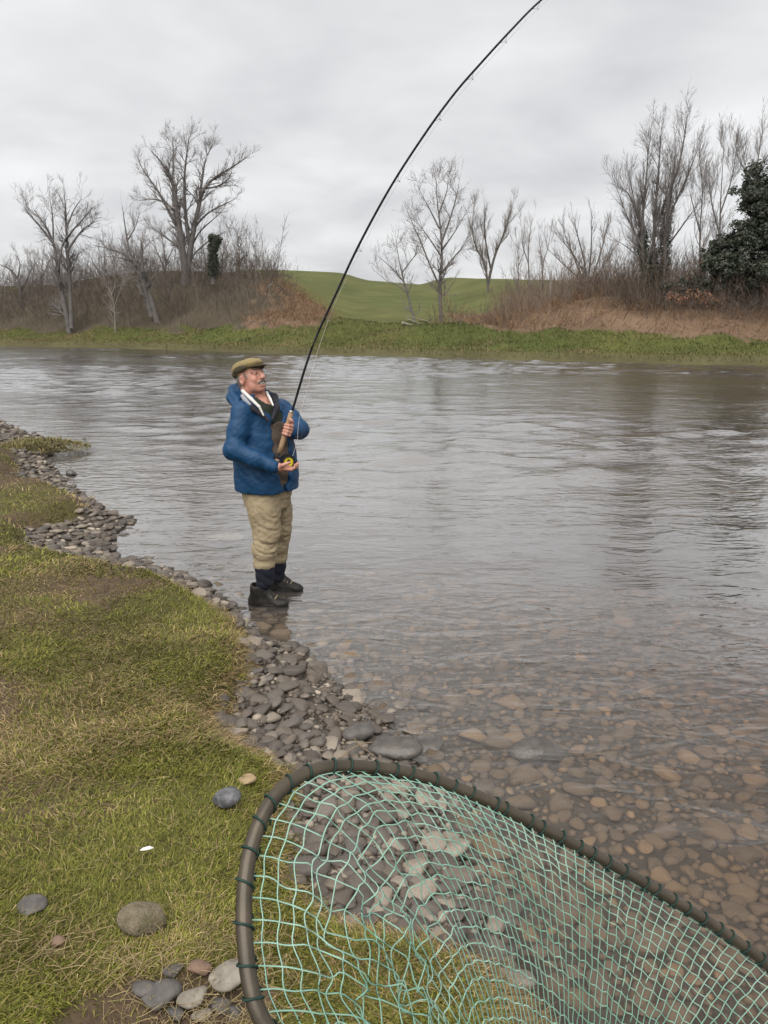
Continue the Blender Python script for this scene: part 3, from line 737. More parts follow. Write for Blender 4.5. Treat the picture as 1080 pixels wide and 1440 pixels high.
p, e = scatter(330, lambda x, e: (x < -9) & (e > 6), -46, -8, 6, 20, r)
tag(brush('sapling_thicket', p, r.uniform(1.8, 5.0, len(p)), r, [(0.12, 0.10, 0.09), (0.16, 0.135, 0.12), (0.10, 0.085, 0.08)], 5.0, 1.3, rad=.022, lean=.22), 'grey haze of leafless saplings standing among the trees on the left mound', 'saplings', kind='stuff')
p, e = scatter(230, lambda x, e: (x > 9.5) & (e > 9), 9.5, 24, 9, 24, r)
tag(brush('sapling_thicket', p, r.uniform(1.5, 4.2, len(p)), r, [(0.14, 0.115, 0.10), (0.18, 0.15, 0.13), (0.15, 0.105, 0.08)], 5.0, 1.2, rad=.018, lean=.25), 'grey-brown leafless saplings rising behind the bracken on the right', 'saplings', kind='stuff')
TAN = [(0.22, 0.145, 0.085), (0.17, 0.105, 0.065), (0.28, 0.195, 0.115), (0.13, 0.08, 0.055), (0.19, 0.115, 0.075)]
def tan_right(x, e): return (far_zone(x, e) == 2) & (x > 0)
p, e = scatter(5600, tan_right, 3, 34, 3.5, 20, r)
nq = fnoise(p[:, 0] * .6, p[:, 1] * .6, 85, 3)
tag(brush('bracken', p, r.uniform(.35, .8, len(p)) * (.4 + 1.3 * nq), r, TAN, 4.0, .6, rad=.015, lean=.7, up=-.12), 'tangled tan dead bracken along the right of the far bank', 'bracken', kind='stuff')
def tan_left(x, e): return (far_zone(x, e) == 2) & (x <= 0)
p, e = scatter(3200, tan_left, -14, -2, 3.5, 16, r)
tag(brush('bracken', p, r.uniform(.4, .9, len(p)), r, TAN, 4.0, .5, rad=.016, lean=.7, up=-.12), 'tan dead bracken on the slope below the purple thicket', 'bracken', kind='stuff')
# darker scrub in front of the right-hand trees and grey saplings behind the bracken
p, e = scatter(1300, lambda x, e: (x > 13.5) & (e > 8), 13, 26, 8, 17, r)
tag(brush('brush_thicket', p, r.uniform(1.0, 3.4, len(p)), r, [(0.10, 0.08, 0.07), (0.13, 0.10, 0.085), (0.08, 0.07, 0.055), (0.16, 0.11, 0.07)], 4.0, .9, lean=.6), 'grey leafless undergrowth round the ivied trunks on the right', 'brush', kind='stuff')
p, e = scatter(900, lambda x, e: (x > 9) & (e > 12), 9, 18, 12, 26, r)
tag(brush('brush_thicket', p, r.uniform(.8, 2.2, len(p)), r, [(0.16, 0.13, 0.11), (0.2, 0.16, 0.13), (0.19, 0.13, 0.09)], 3.0, .9, lean=.3, rad=.016), 'pale grey-brown scrub behind the bracken below the saplings', 'brush', kind='stuff')
p, e = scatter(160, lambda x, e: np.hypot((x - 4.0) / 1.0, (e - 6.6) / 1.2) < 1, 2.6, 6, 5, 9, r)
tag(brush('leafless_shrub', p, r.uniform(.8, 2.0, len(p)), r, PUR + TAN, 4.0, .7, lean=.35), 'leafless twiggy shrub right of the fallen timber rails', 'shrub')
p, e = scatter(120, lambda x, e: np.hypot((x - 7.0) / 1.4, (e - 7.2) / 1.2) < 1, 5, 9, 5, 9, r)
tag(brush('leafless_shrub', p, r.uniform(.8, 1.6, len(p)), r, PUR, 4.0, .8, lean=.7), 'dark arching leafless shrub at the left end of the bracken', 'shrub')
p, e = scatter(650, lambda x, e: (x > 14.5) & (e > 6.5), 14.5, 27, 6.5, 10, r)
tag(brush('brush_thicket', p, r.uniform(.8, 2.4, len(p)), r, [(0.13, 0.105, 0.09), (0.17, 0.135, 0.11), (0.10, 0.08, 0.07)], 5.0, 1.0, lean=.5, rad=.012), 'arching bare twigs hanging in front of the evergreen bush', 'brush', kind='stuff')
# russet leaves hanging on a beech bush
c0 = on_y(980, 418, 43.6)
v, f, c = leaf_cloud([c0 + np.array([dx, r.uniform(-.4, .4), r.uniform(-.25, .25)]) for dx in np.linspace(-1.3, 1.2, 9)], [(.4, .4, .3)] * 9, 330, .06, r, [(.22, .10, .05), (.18, .085, .05), (.25, .13, .075)])
tag(put('russet_bush', mesh(v - c0, f, False, c), M['leaf_dark'], loc=c0), 'low bush with russet dead leaves under the ivied trunks', 'bush')

def blades(p, L, w, r, cols, lean, bend, dirbias=None):
    """grass blades: 5 verts, 3 faces each"""
    n = len(p)
    a = r.uniform(0, 2 * math.pi, n) if dirbias is None else dirbias + r.normal(0, 1.1, n)
    h = np.stack([np.cos(a), np.sin(a), np.zeros(n)], -1)
    s = np.stack([-np.sin(a), np.cos(a), np.zeros(n)], -1) * (w / 2)[:, None]
    ln = np.clip(r.normal(lean, .28, n), 0.05, 1.45)
    d1 = h * np.sin(ln)[:, None] + np.array([0, 0, 1]) * np.cos(ln)[:, None]
    l2 = np.minimum(ln + bend * r.uniform(.3, 1.2, n), 1.9)
    d2 = h * np.sin(l2)[:, None] + np.array([0, 0, 1]) * np.cos(l2)[:, None]
    m = p + d1 * (L * .5)[:, None]; t = m + d2 * (L * .5)[:, None]
    v = np.stack([p - s, p + s, m + s * .8, m - s * .8, t], 1).reshape(-1, 3)
    b0 = np.arange(n) * 5
    q = np.stack([b0, b0 + 1, b0 + 2, b0 + 3], -1); tri = np.stack([b0 + 3, b0 + 2, b0 + 4], -1)
    return v, [q, tri], np.repeat(cols, 5, axis=0)
# far bank grass
p, e = scatter(85000, lambda x, e: (far_zone(x, e) == 0) & (e < 9), -44, 26, -0.2, 9, r)
n = len(p)
gcol = np.array([(0.085, 0.12, 0.022), (0.11, 0.14, 0.03), (0.14, 0.145, 0.045), (0.075, 0.095, 0.02)])[r.integers(4, size=n)] * r.uniform(.7, 1.25, n)[:, None]
pn = fnoise(p[:, 0] * .5, p[:, 1] * .5, 87, 3)
gcol = gcol * (.30 + .62 * fnoise(p[:, 0] * .22, p[:, 1] * .3, 89, 3))[:, None]
straw = (r.random(n) < np.where(e < 1.1, .55, .10) + np.where(p[:, 0] < -14, .22, 0) + .7 * sstep(.52, .75, pn))
gcol[straw] = np.array([0.19, 0.145, 0.075]) * r.uniform(.6, 1.2, straw.sum())[:, None]
v, f, c = blades(p, r.uniform(.10, .26, n) * (.6 + .9 * pn), r.uniform(.012, .03, n), r, gcol, .7, .7)
tag(put('bank_grass', mesh(v, f, False, c), M['grass']), 'rough green grass along the far bank', 'grass', kind='stuff')

# ------------------------------------------------------------------ near turf
r = np.random.default_rng(6)
def near_pts(n, px0, px1, py0, py1):
    px = r.uniform(px0, px1, n); py = r.uniform(py0, py1, n)
    v_ = (720 - py) / FPX; u_ = (px - 540) / FPX
    dz = -sP + v_ * cP; t = (0.28 - CAMZ) / dz
    return u_ * t, (cP + v_ * sP) * t
def turf(n, px0, px1, py0, py1, l0, l1, w0, w1):
    x, y = near_pts(n, px0, px1, py0, py1)
    z, ld, gq, dw, dg = near_h(x, y)
    pt = patch_d(x, y)
    bare = fnoise(x * 1.6 + 3, y * 1.6, 21, 4)
    keep = gq & (r.random(n) < 1.08 - 0.9 * sstep(.56, .74, bare)) & ((pt > .11) | (r.random(n) < .05))
    x, y, z, dg, bare = x[keep], y[keep], z[keep], dg[keep], bare[keep]
    n = len(x)
    pat = fnoise(x * 2.2, y * 2.2, 71, 3) * .6 + bare * .4
    st = r.random(n) < np.clip(.26 + 2.4 * (pat - .43), .08, .9) + .35 * (dg < .12)
    g0 = np.array([(0.125, 0.135, 0.020), (0.16, 0.163, 0.028), (0.20, 0.185, 0.042), (0.10, 0.108, 0.020)])[r.integers(4, size=n)]
    g1 = np.array([(0.30, 0.215, 0.10), (0.23, 0.16, 0.075), (0.38, 0.29, 0.15), (0.17, 0.115, 0.06)])[r.integers(4, size=n)]
    c = np.where(st[:, None], g1, g0) * r.uniform(.45, 1.4, n)[:, None] * (.78 + .5 * fnoise(x * 3.1, y * 3.1, 73, 3))[:, None]
    L = r.uniform(l0, l1, n) * np.where(st, 1.35, 1.0) * np.where(dg < .12, 1.5, 1.0)
    w = r.uniform(w0, w1, n) * np.where(st, .75, 1.0)
    p = np.stack([x, y, z - .004], -1)
    db = fnoise(x * 1.3, y * 1.3, 91) * 12
    lean = np.where(st, 1.25, .98)
    return blades(p, L, w, r, c, lean, .7, db)
sets = [turf(148000, -40, 820, 1080, 1470, .014, .042, .0018, .0045), turf(84000, -40, 430, 800, 1090, .018, .048, .0026, .006), turf(24000, -40, 330, 610, 810, .03, .07, .005, .010)]
VV, QQ, TT, CC, off = [], [], [], [], 0
for v, (q, t), c in sets:
    VV.append(v); QQ.append(q + off); TT.append(t + off); CC.append(c); off += len(v)
tag(put('turf_grass', mesh(np.concatenate(VV), [np.concatenate(QQ), np.concatenate(TT)], False, np.concatenate(CC)), M['grass']), 'short matted grass mixed with straw on the near bank', 'grass', kind='stuff')

# ------------------------------------------------------------------ solid modelling: distance fields turned into meshes
class Field:
    def __init__(s, lo, hi, h):
        s.lo = np.array(lo, float); s.h = h
        s.n = np.ceil((np.array(hi) - s.lo) / h).astype(int) + 1
        s.d = np.full(s.n, 0.5, np.float32)
    def sub(s, lo, hi):
        a = np.clip(np.floor((np.array(lo) - s.lo) / s.h).astype(int), 0, s.n)
        b = np.clip(np.ceil((np.array(hi) - s.lo) / s.h).astype(int) + 1, 0, s.n)
        sl = tuple(slice(i, j) for i, j in zip(a, b))
        ax = [(s.lo[i] + s.h * np.arange(a[i], b[i])).astype(np.float32) for i in range(3)]
        return sl, np.meshgrid(*ax, indexing='ij')
    def comb(s, sl, d, k, op):
        a = s.d[sl]
        if a.size == 0: return
        if op == '+':
            if k > 0:
                t = np.clip(0.5 + 0.5 * (d - a) / k, 0, 1); s.d[sl] = d * (1 - t) + a * t - k * t * (1 - t)
            else: s.d[sl] = np.minimum(a, d)
        else:
            if k > 0:
                t = np.clip(0.5 - 0.5 * (a + d) / k, 0, 1); s.d[sl] = a * (1 - t) + (-d) * t + k * t * (1 - t)
            else: s.d[sl] = np.maximum(a, -d)
    def cone(s, a, b, ra, rb, k=0.02, op='+'):
        a, b = np.array(a, float), np.array(b, float); m = max(ra, rb) + 0.06 + k
        sl, (x, y, z) = s.sub(np.minimum(a, b) - m, np.maximum(a, b) + m)
        ba = b - a; L = (ba ** 2).sum() + 1e-12
        t = np.clip(((x - a[0]) * ba[0] + (y - a[1]) * ba[1] + (z - a[2]) * ba[2]) / L, 0, 1)
        d = np.sqrt((x - a[0] - t * ba[0]) ** 2 + (y - a[1] - t * ba[1]) ** 2 + (z - a[2] - t * ba[2]) ** 2) - (ra + (rb - ra) * t)
        s.comb(sl, d, k, op)
    def chain(s, pts, rs, k=0.02, op='+'):
        for i in range(len(pts) - 1): s.cone(pts[i], pts[i + 1], rs[i], rs[i + 1], k, op)
    def ell(s, c, r, R=None, k=0.02, op='+'):
        """ellipsoid, columns of R are its axes"""
        c = np.array(c, float); r = np.array(r, float); m = r.max() + 0.06 + k
        sl, (x, y, z) = s.sub(c - m, c + m)
        q = [x - c[0], y - c[1], z - c[2]]
        if R is not None: q = [q[0] * R[0, i] + q[1] * R[1, i] + q[2] * R[2, i] for i in range(3)]
        k0 = np.sqrt(sum((q[i] / r[i]) ** 2 for i in range(3))); k1 = np.sqrt(sum((q[i] / r[i] ** 2) ** 2 for i in range(3))) + 1e-6
        s.comb(sl, k0 * (k0 - 1) / k1, k, op)
    def loft(s, tab, fw, lf, k=0.02, op='+'):
        """tab rows (z, cx, cy, r_forward, r_left)"""
        t = np.array(sorted(tab)); m = t[:, 3:].max() + .08
        lo = [t[:, 1].min() - m, t[:, 2].min() - m, t[0, 0] - .06]; hi = [t[:, 1].max() + m, t[:, 2].max() + m, t[-1, 0] + .06]
        sl, (x, y, z) = s.sub(lo, hi)
        z1 = z[0, 0]; I = [np.interp(z1, t[:, 0], t[:, j])[None, None, :] for j in range(1, 5)]
        dx_, dy_ = x - I[0], y - I[1]
        qf, ql = dx_ * fw[0] + dy_ * fw[1], dx_ * lf[0] + dy_ * lf[1]
        # slightly squared section
        e = 2.3
        d = ((abs(qf / I[2]) ** e + abs(ql / I[3]) ** e) ** (1 / e) - 1) * np.minimum(I[2], I[3])
        d = np.maximum(d, np.maximum(z - t[-1, 0], t[0, 0] - z))
        s.comb(sl, d.astype(np.float32), k, op)
    def wrinkle(s, fn):
        sl, (x, y, z) = s.sub(s.lo, s.lo + s.h * s.n)
        near = abs(s.d) < 0.06
        s.d[near] += fn(x[near], y[near], z[near]).astype(np.float32)
    def mesh(s, name, off=(0, 0, 0)):
        d = s.d; ins = d < 0
        nx, ny, nz_ = d.shape
        cnt = np.zeros((nx - 1, ny - 1, nz_ - 1), np.int8)
        for i in (0, 1):
            for j in (0, 1):
                for k in (0, 1):
                    cnt += ins[i:nx - 1 + i, j:ny - 1 + j, k:nz_ - 1 + k]
        act = (cnt > 0) & (cnt < 8)
        cidx = np.argwhere(act); vid = np.full(act.shape, -1, np.int32); vid[act] = np.arange(len(cidx))
        acc = np.zeros((len(cidx), 3)); num = np.zeros(len(cidx))
        cor = [(i, j, k) for i in (0, 1) for j in (0, 1) for k in (0, 1)]
        val = {c: d[cidx[:, 0] + c[0], cidx[:, 1] + c[1], cidx[:, 2] + c[2]] for c in cor}
        for a in cor:
            for ax in range(3):
                if a[ax] == 0:
                    b = list(a); b[ax] = 1; b = tuple(b)
                    va, vb = val[a], val[b]; m = (va < 0) != (vb < 0)
                    t = np.where(m, va / (va - vb + 1e-12), 0)
                    pt = np.tile(np.array(a, float), (len(cidx), 1)); pt[:, ax] += t
                    acc += pt * m[:, None]; num += m
        vts = (cidx + acc / np.maximum(num, 1)[:, None]) * s.h + s.lo
        faces = []
        for ax in range(3):
            sl0 = [slice(None)] * 3; sl1 = [slice(None)] * 3
            sl0[ax] = slice(0, -1); sl1[ax] = slice(1, None)
            ch = ins[tuple(sl0)] != ins[tuple(sl1)]
            o1, o2 = [i for i in range(3) if i != ax]
            e = np.argwhere(ch); e = e[(e[:, o1] > 0) & (e[:, o2] > 0) & (e[:, o1] < d.shape[o1] - 1) & (e[:, o2] < d.shape[o2] - 1)]
            flip = ins[e[:, 0], e[:, 1], e[:, 2]]
            def vv(a, b):
                q = e.copy(); q[:, o1] -= a; q[:, o2] -= b
                return vid[q[:, 0], q[:, 1], q[:, 2]]
            q = np.stack([vv(0, 0), vv(1, 0), vv(1, 1), vv(0, 1)], -1)
            if ax == 1: flip = ~flip
            q[~flip] = q[~flip][:, ::-1]
            faces.append(q)
        F_ = np.concatenate(faces); F_ = F_[(F_ >= 0).all(1)]
        return mesh(vts - np.array(off), F_[:, ::-1], True, name=name)

def vn3(x, y, z, seed=0):
    xi, yi, zi = [np.floor(a).astype(np.int64) for a in (x, y, z)]
    fx, fy, fz = x - xi, y - yi, z - zi
    fx, fy, fz = [a * a * (3 - 2 * a) for a in (fx, fy, fz)]
    def h(a, b, c):
        n = (a * 374761393 + b * 668265263 + c * 2147483629 + seed * 1274126177) & 0x7fffffff
        n = ((n ^ (n >> 13)) * 1274126177) & 0x7fffffff
        return ((n ^ (n >> 16)) & 0xffff) / 65535.0
    s = 0
    for i in (0, 1):
        for j in (0, 1):
            for k in (0, 1):
                s = s + h(xi + i, yi + j, zi + k) * np.where(i, fx, 1 - fx) * np.where(j, fy, 1 - fy) * np.where(k, fz, 1 - fz)
    return s
def crease(x, y, z, s=1.0, seed=0, tilt=.5):
    """sharp-valleyed cloth folds, running mostly across the limb"""
    zz = z + tilt * (x * .6 - y * .4) + .05 * vn3(x * 9, y * 9, z * 9, seed + 3)
    a = abs(2 * vn3(x * 5 * s, y * 5 * s, zz * 26 * s, seed) - 1)
    zz = z - tilt * (x * .7 + y * .3)
    b = abs(2 * vn3(x * 8 * s, y * 8 * s, zz * 38 * s, seed + 1) - 1)
    return .5 - (.65 * a + .35 * b)
# ------------------------------------------------------------------ the angler
YB = 5.44
def J(px, py, dy=0.0): return on_y(px, py, YB + dy)
aB = math.radians(-44)
fw = np.array([math.cos(aB), math.sin(aB), 0]); lf = np.array([-math.sin(aB), math.cos(aB), 0]); up = np.array([0, 0, 1.0])
base = np.array([-0.80, 5.44, 0.0])
SKIN = pm('skin', (0.36, 0.155, 0.11), (0.47, 0.26, 0.20), 28, 0.5, bump=0.05, bscale=300, sss=0.15, spec=0.35)
NAVY = pm('blue shell jacket', (0.0028, 0.034, 0.092), (0.004, 0.043, 0.112), 18, 0.55, bump=0.45, bscale=26, spec=0.3)
DARK = pm('black fleece lining', (0.012, 0.012, 0.018), (0.025, 0.025, 0.033), 60, 0.9)
KHAKI = pm('khaki wader cloth', (0.25, 0.20, 0.125), (0.31, 0.25, 0.16), 25, 0.85, bump=0.4, bscale=40)
BIB = pm('brown wader bib', (0.075, 0.055, 0.042), (0.12, 0.09, 0.07), 30, 0.8, bump=0.2, bscale=120)
NEO = pm('navy neoprene', (0.006, 0.007, 0.014), (0.011, 0.012, 0.022), 60, 0.85)
BOOT = pm('black boot leather', (0.007, 0.006, 0.006), (0.018, 0.016, 0.013), 35, 0.5, bump=0.2, bscale=120)
WHITE = pm('white shirt', (0.5, 0.485, 0.46), (0.56, 0.54, 0.52), 30, 0.85)
SWEAT = pm('dark green jumper', (0.018, 0.022, 0.016), (0.03, 0.035, 0.025), 80, 0.95)
TWEED = pm('mustard tweed', (0.17, 0.13, 0.058), (0.26, 0.205, 0.10), 130, 0.95, bump=0.3, bscale=500)
TWEED2 = pm('olive tweed', (0.04, 0.034, 0.02), (0.07, 0.058, 0.032), 130, 0.95, bump=0.3, bscale=500)
HAIRM = pm('grey brown hair', (0.10, 0.085, 0.074), (0.19, 0.168, 0.15), 150, 0.7)
GREYL = pm('grey lining', (0.20, 0.21, 0.24), (0.26, 0.27, 0.30), 60, 0.8)

hip = J(375, 690); chest = J(367, 605); shc = J(364, 566)
SH_R, EL_R, WR_R, HD_R = J(341, 579, -.17), J(328, 633, -.26), J(384, 656, -.31), J(395, 657, -.31)
SH_L, EL_L, WR_L, HD_L = J(397, 576, .15), J(421, 604, .0), J(410, 607, -.17), J(403, 605, -.22)
HP_R, KN_R, AN_R = J(366, 690, -.09), J(375, 745, -.13), J(372, 812, -.16)
HP_L, KN_L, AN_L = J(386, 690, .10), J(394, 744, .13), J(390, 806, .16)
HC = J(352.5, 531, -.03)
aH = math.radians(-36); pH = math.radians(17)
hf = np.array([math.cos(aH) * math.cos(pH), math.sin(aH) * math.cos(pH), math.sin(pH)])
hl = np.array([-math.sin(aH), math.cos(aH), 0]); hu = np.cross(hf, hl)
RH = np.stack([hf, hl, hu], 1)
def H(x, y, z): return HC + hf * x + hl * y + hu * z

def face(F_):
    F_.ell(H(-.012, 0, .03), (.097, .076, .092), RH, .02)
    F_.ell(H(.03, 0, -.04), (.066, .061, .078), RH, .03)
    F_.ell(H(.062, 0, -.098), (.030, .030, .020), RH, .020)
    F_.ell(H(.02, 0, -.092), (.05, .05, .026), RH, .025)
    for s in (-1, 1):
        F_.ell(H(.064, s * .040, -.030), (.026, .024, .024), RH, .018)
        F_.ell(H(.040, s * .050, -.072), (.03, .016, .03), RH, .02)
        F_.ell(H(.094, s * .032, .008), (.012, .017, .010), RH, .012, '-')
        F_.ell(H(.078, s * .032, .008), (.014, .015, .012), RH, .006)
        F_.cone(H(.088, s * .015, .026), H(.077, s * .052, .024), .010, .008, .012)
        e0, e1 = H(-.012, s * .079, .006), H(-.004, s * .077, -.034)
        F_.ell((e0 + e1) / 2 + hl * s * .004, (.021, .011, .034), RH, .007)
        F_.ell(H(-.005, s * .090, -.010), (.010, .006, .017), RH, .006, '-')
        F_.ell(H(.106, s * .013, -.030), (.011, .008, .008), RH, .008)
    F_.chain([H(.092, 0, .020), H(.110, 0, -.008), H(.119, 0, -.026)], [.010, .012, .0145], .012)
    F_.ell(H(.090, 0, -.054), (.018, .030, .012), RH, .014)
    F_.ell(H(.099, 0, -.065), (.016, .027, .0055), RH, .005, '-')
    F_.ell(H(.088, 0, -.078), (.013, .026, .008), RH, .010)

def hand_right(F_):
    # palm upwards under the reel, fingers reaching forward and curling up
    w = HD_R; f = np.array([.93, -.25, .05]); f /= np.linalg.norm(f); s = np.cross(up, f); s /= np.linalg.norm(s); u = np.cross(f, s)
    def L(a, b, c): return w + f * a + s * b + u * c
    F_.chain([WR_R, L(.01, 0, 0)], [.028, .03], .02)
    F_.ell(L(.035, 0, -.004), (.046, .040, .020), np.stack([f, s, u], 1), .018)
    for i, (b, ln) in enumerate([(-.032, .9), (-.011, 1.0), (.011, .97), (.031, .8)]):
        F_.chain([L(.055, b, -.008), L(.055 + .038 * ln, b * 1.05, -.012), L(.055 + .062 * ln, b, .002), L(.055 + .068 * ln, b * .95, .024)], [.0105, .0098, .009, .0075], .005)
    F_.chain([L(.012, -.034, .006), L(.035, -.048, .022), L(.062, -.040, .033), L(.08, -.03, .036)], [.014, .0115, .0105, .009], .008)
rod_px = [(386, 664, -.285), (392, 641, -.265), (403, 605, -.235), (411, 578, -.22), (438, 491, -.27), (472.6, 413, -.36), (505, 344, -.46), (548, 265, -.58), (595, 192, -.70), (638, 133, -.80), (677, 88, -.88), (720, 41, -.96), (761, 0, -1.02), (830, -55, -1.1), (920, -100, -1.18), (1010, -112, -1.25)]
ROD = resample([J(*p) for p in rod_px], 120)
RA = J(409, 580, -.222) - J(394, 634, -.262); RA /= np.linalg.norm(RA)
def hand_left(F_):
    # fist closed round the cork, back of the hand to the river, fingers facing the camera
    g = J(403.2, 604, -.236); a = RA
    o = WR_L - g; o -= a * (o @ a); o /= np.linalg.norm(o)      # from the rod towards the wrist
    n = np.cross(a, o)
    if n[1] > 0: n = -n                                        # towards the camera
    def L(x, y, z): return g + o * x + n * y + a * z
    F_.chain([WR_L, L(.045, .0, 0)], [.028, .028], .02)
    F_.ell(L(.030, .004, 0), (.026, .022, .044), np.stack([o, n, a], 1), .016)
    for i, zz in enumerate([-.033, -.012, .010, .031]):
        q = [.92, 1, 1, .95][i]
        F_.chain([L(.026, .020, zz), L(.004, .031 * q, zz * 1.02), L(-.020, .022 * q, zz), L(-.027, -.002, zz * .95), L(-.014, -.016, zz * .92)], [.0108, .0108, .0102, .0094, .0078], .004)
    F_.chain([L(.028, .002, .040), L(.012, .018, .056), L(-.006, .020, .066), L(-.014, .012, .074)], [.0135, .0115, .0108, .009], .008)

B = Field(base + [-.45, -.5, -.02], base + [.55, .5, 1.9], 0.0055)
face(B)
nk = HC - hu * .085 - hf * .03
B.chain([H(-.03, 0, -.04), nk, shc + up * .01 + lf * -.005], [.062, .060, .075], .03)
B.chain([H(-.015, 0, -.09), shc + fw * .05 - up * .02], [.045, .055], .025)
B.loft([(hip[2] - .02, hip[0], hip[1], .13, .15), (chest[2], chest[0], chest[1], .15, .17), (shc[2] - .02, shc[0], shc[1], .10, .15), (shc[2] + .01, shc[0], shc[1], .06, .09)], fw, lf, .04)
B.ell(shc + fw * .085 - up * .06, (.05, .10, .08), np.stack([fw, lf, up], 1), .04)
B.chain([SH_R, EL_R, WR_R], [.055, .042, .026], .03); B.chain([SH_L, EL_L, WR_L], [.055, .042, .026], .03)
B.chain([HP_R, KN_R, AN_R], [.08, .055, .04], .03); B.chain([HP_L, KN_L, AN_L], [.08, .055, .04], .03)
for (bx, by, bd) in ((377, 846, -.16), (399, 826, .165)):
    c = on_y(bx, by, YB + bd); d = np.array([.985, -.16, 0])
    B.chain([(AN_R if bd < 0 else AN_L) - up * .04, [c[0] - d[0] * .06, c[1] - d[1] * .06, .06], [c[0] + d[0] * .07, c[1] + d[1] * .07, .035]], [.032, .03, .022], .02)
hand_right(B); hand_left(B)
person = put('person', B.mesh('body', base), SKIN, loc=base)
tag(person, 'man in blue jacket, khaki waders and tweed cap fishing in the shallows', 'person')
def part(name, F_, m, parent=person):
    o = put(name, F_.mesh(name, base), m); o.parent = parent
    return o
def sub(o, p):   # sub-part keeps the frame of the person
    o.parent = p; return o

# jacket
def sway(x, y, z, f1, f2, ph): return np.sin(f1 * z + 2.2 * np.sin(f2 * (x * .8 - y * .5) + ph) + ph)
F_ = Field(base + [-.42, -.48, .62], base + [.42, .48, 1.62], 0.0075)
def row(px, py, rf, rl, dy=0.0):
    p = J(px, py, dy); return (p[2], p[0], p[1], rf, rl)
F_.loft([row(375, 687, .206, .230), row(375, 668, .210, .232), row(372, 640, .21, .228), row(368, 610, .198, .225), row(366, 585, .175, .215), row(364, 567, .135, .185), row(361, 556, .10, .13), row(360, 551, .085, .10)], fw, lf, .03)
F_.chain([SH_R, (SH_R + EL_R) / 2, EL_R, (EL_R * .45 + WR_R * .55), WR_R + (EL_R - WR_R) * .03], [.080, .073, .068, .060, .046], .035)
F_.chain([SH_L, (SH_L + EL_L) / 2, EL_L, EL_L * .4 + WR_L * .6, WR_L], [.078, .070, .066, .055, .044], .035)
# the open front: a slot that widens to the collar
for i in range(9):
    t = i / 8
    c = J(389 - 12 * t, 684 - 116 * t, 0) + fw * .19
    w_ = [.012, .045, .075, .088, .085, .072, .062, .072, .085][i]
    F_.ell(c + fw * .03 + lf * (-.035 if i < 7 else -.01), (.17, w_, .055), np.stack([fw, lf, up], 1), .012, '-')
F_.ell(shc + fw * .11 + up * .015, (.13, .088, .085), np.stack([fw, lf, up], 1), .012, '-')
F_.wrinkle(lambda x, y, z: .010 * crease(x, y, z, .5, 14, 1.3) + .007 * crease(x, y, z, 1.0, 9, .9))
jacket = part('jacket', F_, NAVY)
# hood rolled behind the neck
F_ = Field(base + [-.42, -.4, 1.2], base + [.25, .4, 1.65], 0.007)
F_.chain([J(333, 573, -.16), J(328, 560, -.05), J(331, 551, .06), J(345, 548, .15), J(368, 548, .17)], [.028, .042, .05, .042, .028], .03)
F_.chain([J(335, 566, -.1), J(338, 556, 0), J(350, 552, .1)], [.035, .045, .04], .03)
F_.wrinkle(lambda x, y, z: .004 * np.sin(90 * z + 3 * np.sin(30 * x)) + .003 * np.sin(60 * x + 50 * y))
sub(part('hood', F_, NAVY), jacket)
# collar wings with black lining
F_ = Field(base + [-.35, -.45, 1.1], base + [.3, .4, 1.65], 0.005)
F_.chain([J(377, 592, -.22), J(367, 581, -.215), J(355, 574, -.19), J(344, 566, -.12), J(340, 558, -.02), J(350, 553, .1)], [.010, .017, .022, .022, .022, .02], .012)
F_.chain([J(383, 590, -.19), J(389, 573, -.10), J(386, 558, .02), J(372, 551, .12)], [.010, .020, .024, .022], .012)
sub(part('collar', F_, DARK), jacket)
F_ = Field(base + [-.35, -.45, 1.1], base + [.3, .4, 1.65], 0.005)
F_.chain([J(352, 569, -.20), J(345, 563, -.165), J(341, 557, -.11)], [.010, .016, .015], .012)
sub(part('collar_lining', F_, GREYL), jacket)
# cuffs
for a, b in ((EL_R, WR_R), (EL_L, WR_L)):
    d = (b - a) / np.linalg.norm(b - a)
    F_ = Field(b - .12, b + .12, 0.004); F_.cone(b - d * .022, b + d * .004, .050, .046, .01)
    sub(part('cuff', F_, NAVY), jacket)
# wader bib, jumper, shirt
F_ = Field(base + [-.3, -.35, .75], base + [.35, .35, 1.45], 0.009)
F_.loft([row(375, 678, .178, .20), row(372, 640, .192, .20), row(369, 612, .184, .195), row(368, 592, .165, .18)], fw, lf, .02)
F_.wrinkle(lambda x, y, z: .005 * np.sin(55 * z + 2.5 * np.sin(25 * x)) + .004 * np.sin(40 * y + 30 * x + 20 * z))
part('wader_bib', F_, BIB)
F_ = Field(base + [-.3, -.35, 1.0], base + [.35, .35, 1.6], 0.007)
F_.loft([row(369, 615, .155, .18), row(367, 590, .158, .178), row(365, 571, .138, .15), row(362, 556, .10, .11)], fw, lf, .02)
F_.cone(J(374, 556, 0) + fw * .16, J(376, 582, 0) + fw * .16, .085, .012, .01, '-')
F_.cone(J(362, 548, 0) + fw * .05, J(364, 565, 0) + fw * .06, .085, .06, .01, '-')
part('jumper', F_, SWEAT)
F_ = Field(base + [-.35, -.45, 1.1], base + [.3, .4, 1.65], 0.003)
F_.chain([J(370.5, 584, -.245), J(364.5, 572, -.235), J(353, 561, -.185), J(341.5, 550, -.09), J(345, 546, .03)], [.006, .009, .012, .012, .012], .006)
F_.chain([J(384, 570, -.17), J(380, 561, -.12), J(375, 552, -.02)], [.006, .009, .010], .006)
part('shirt_collar', F_, WHITE)
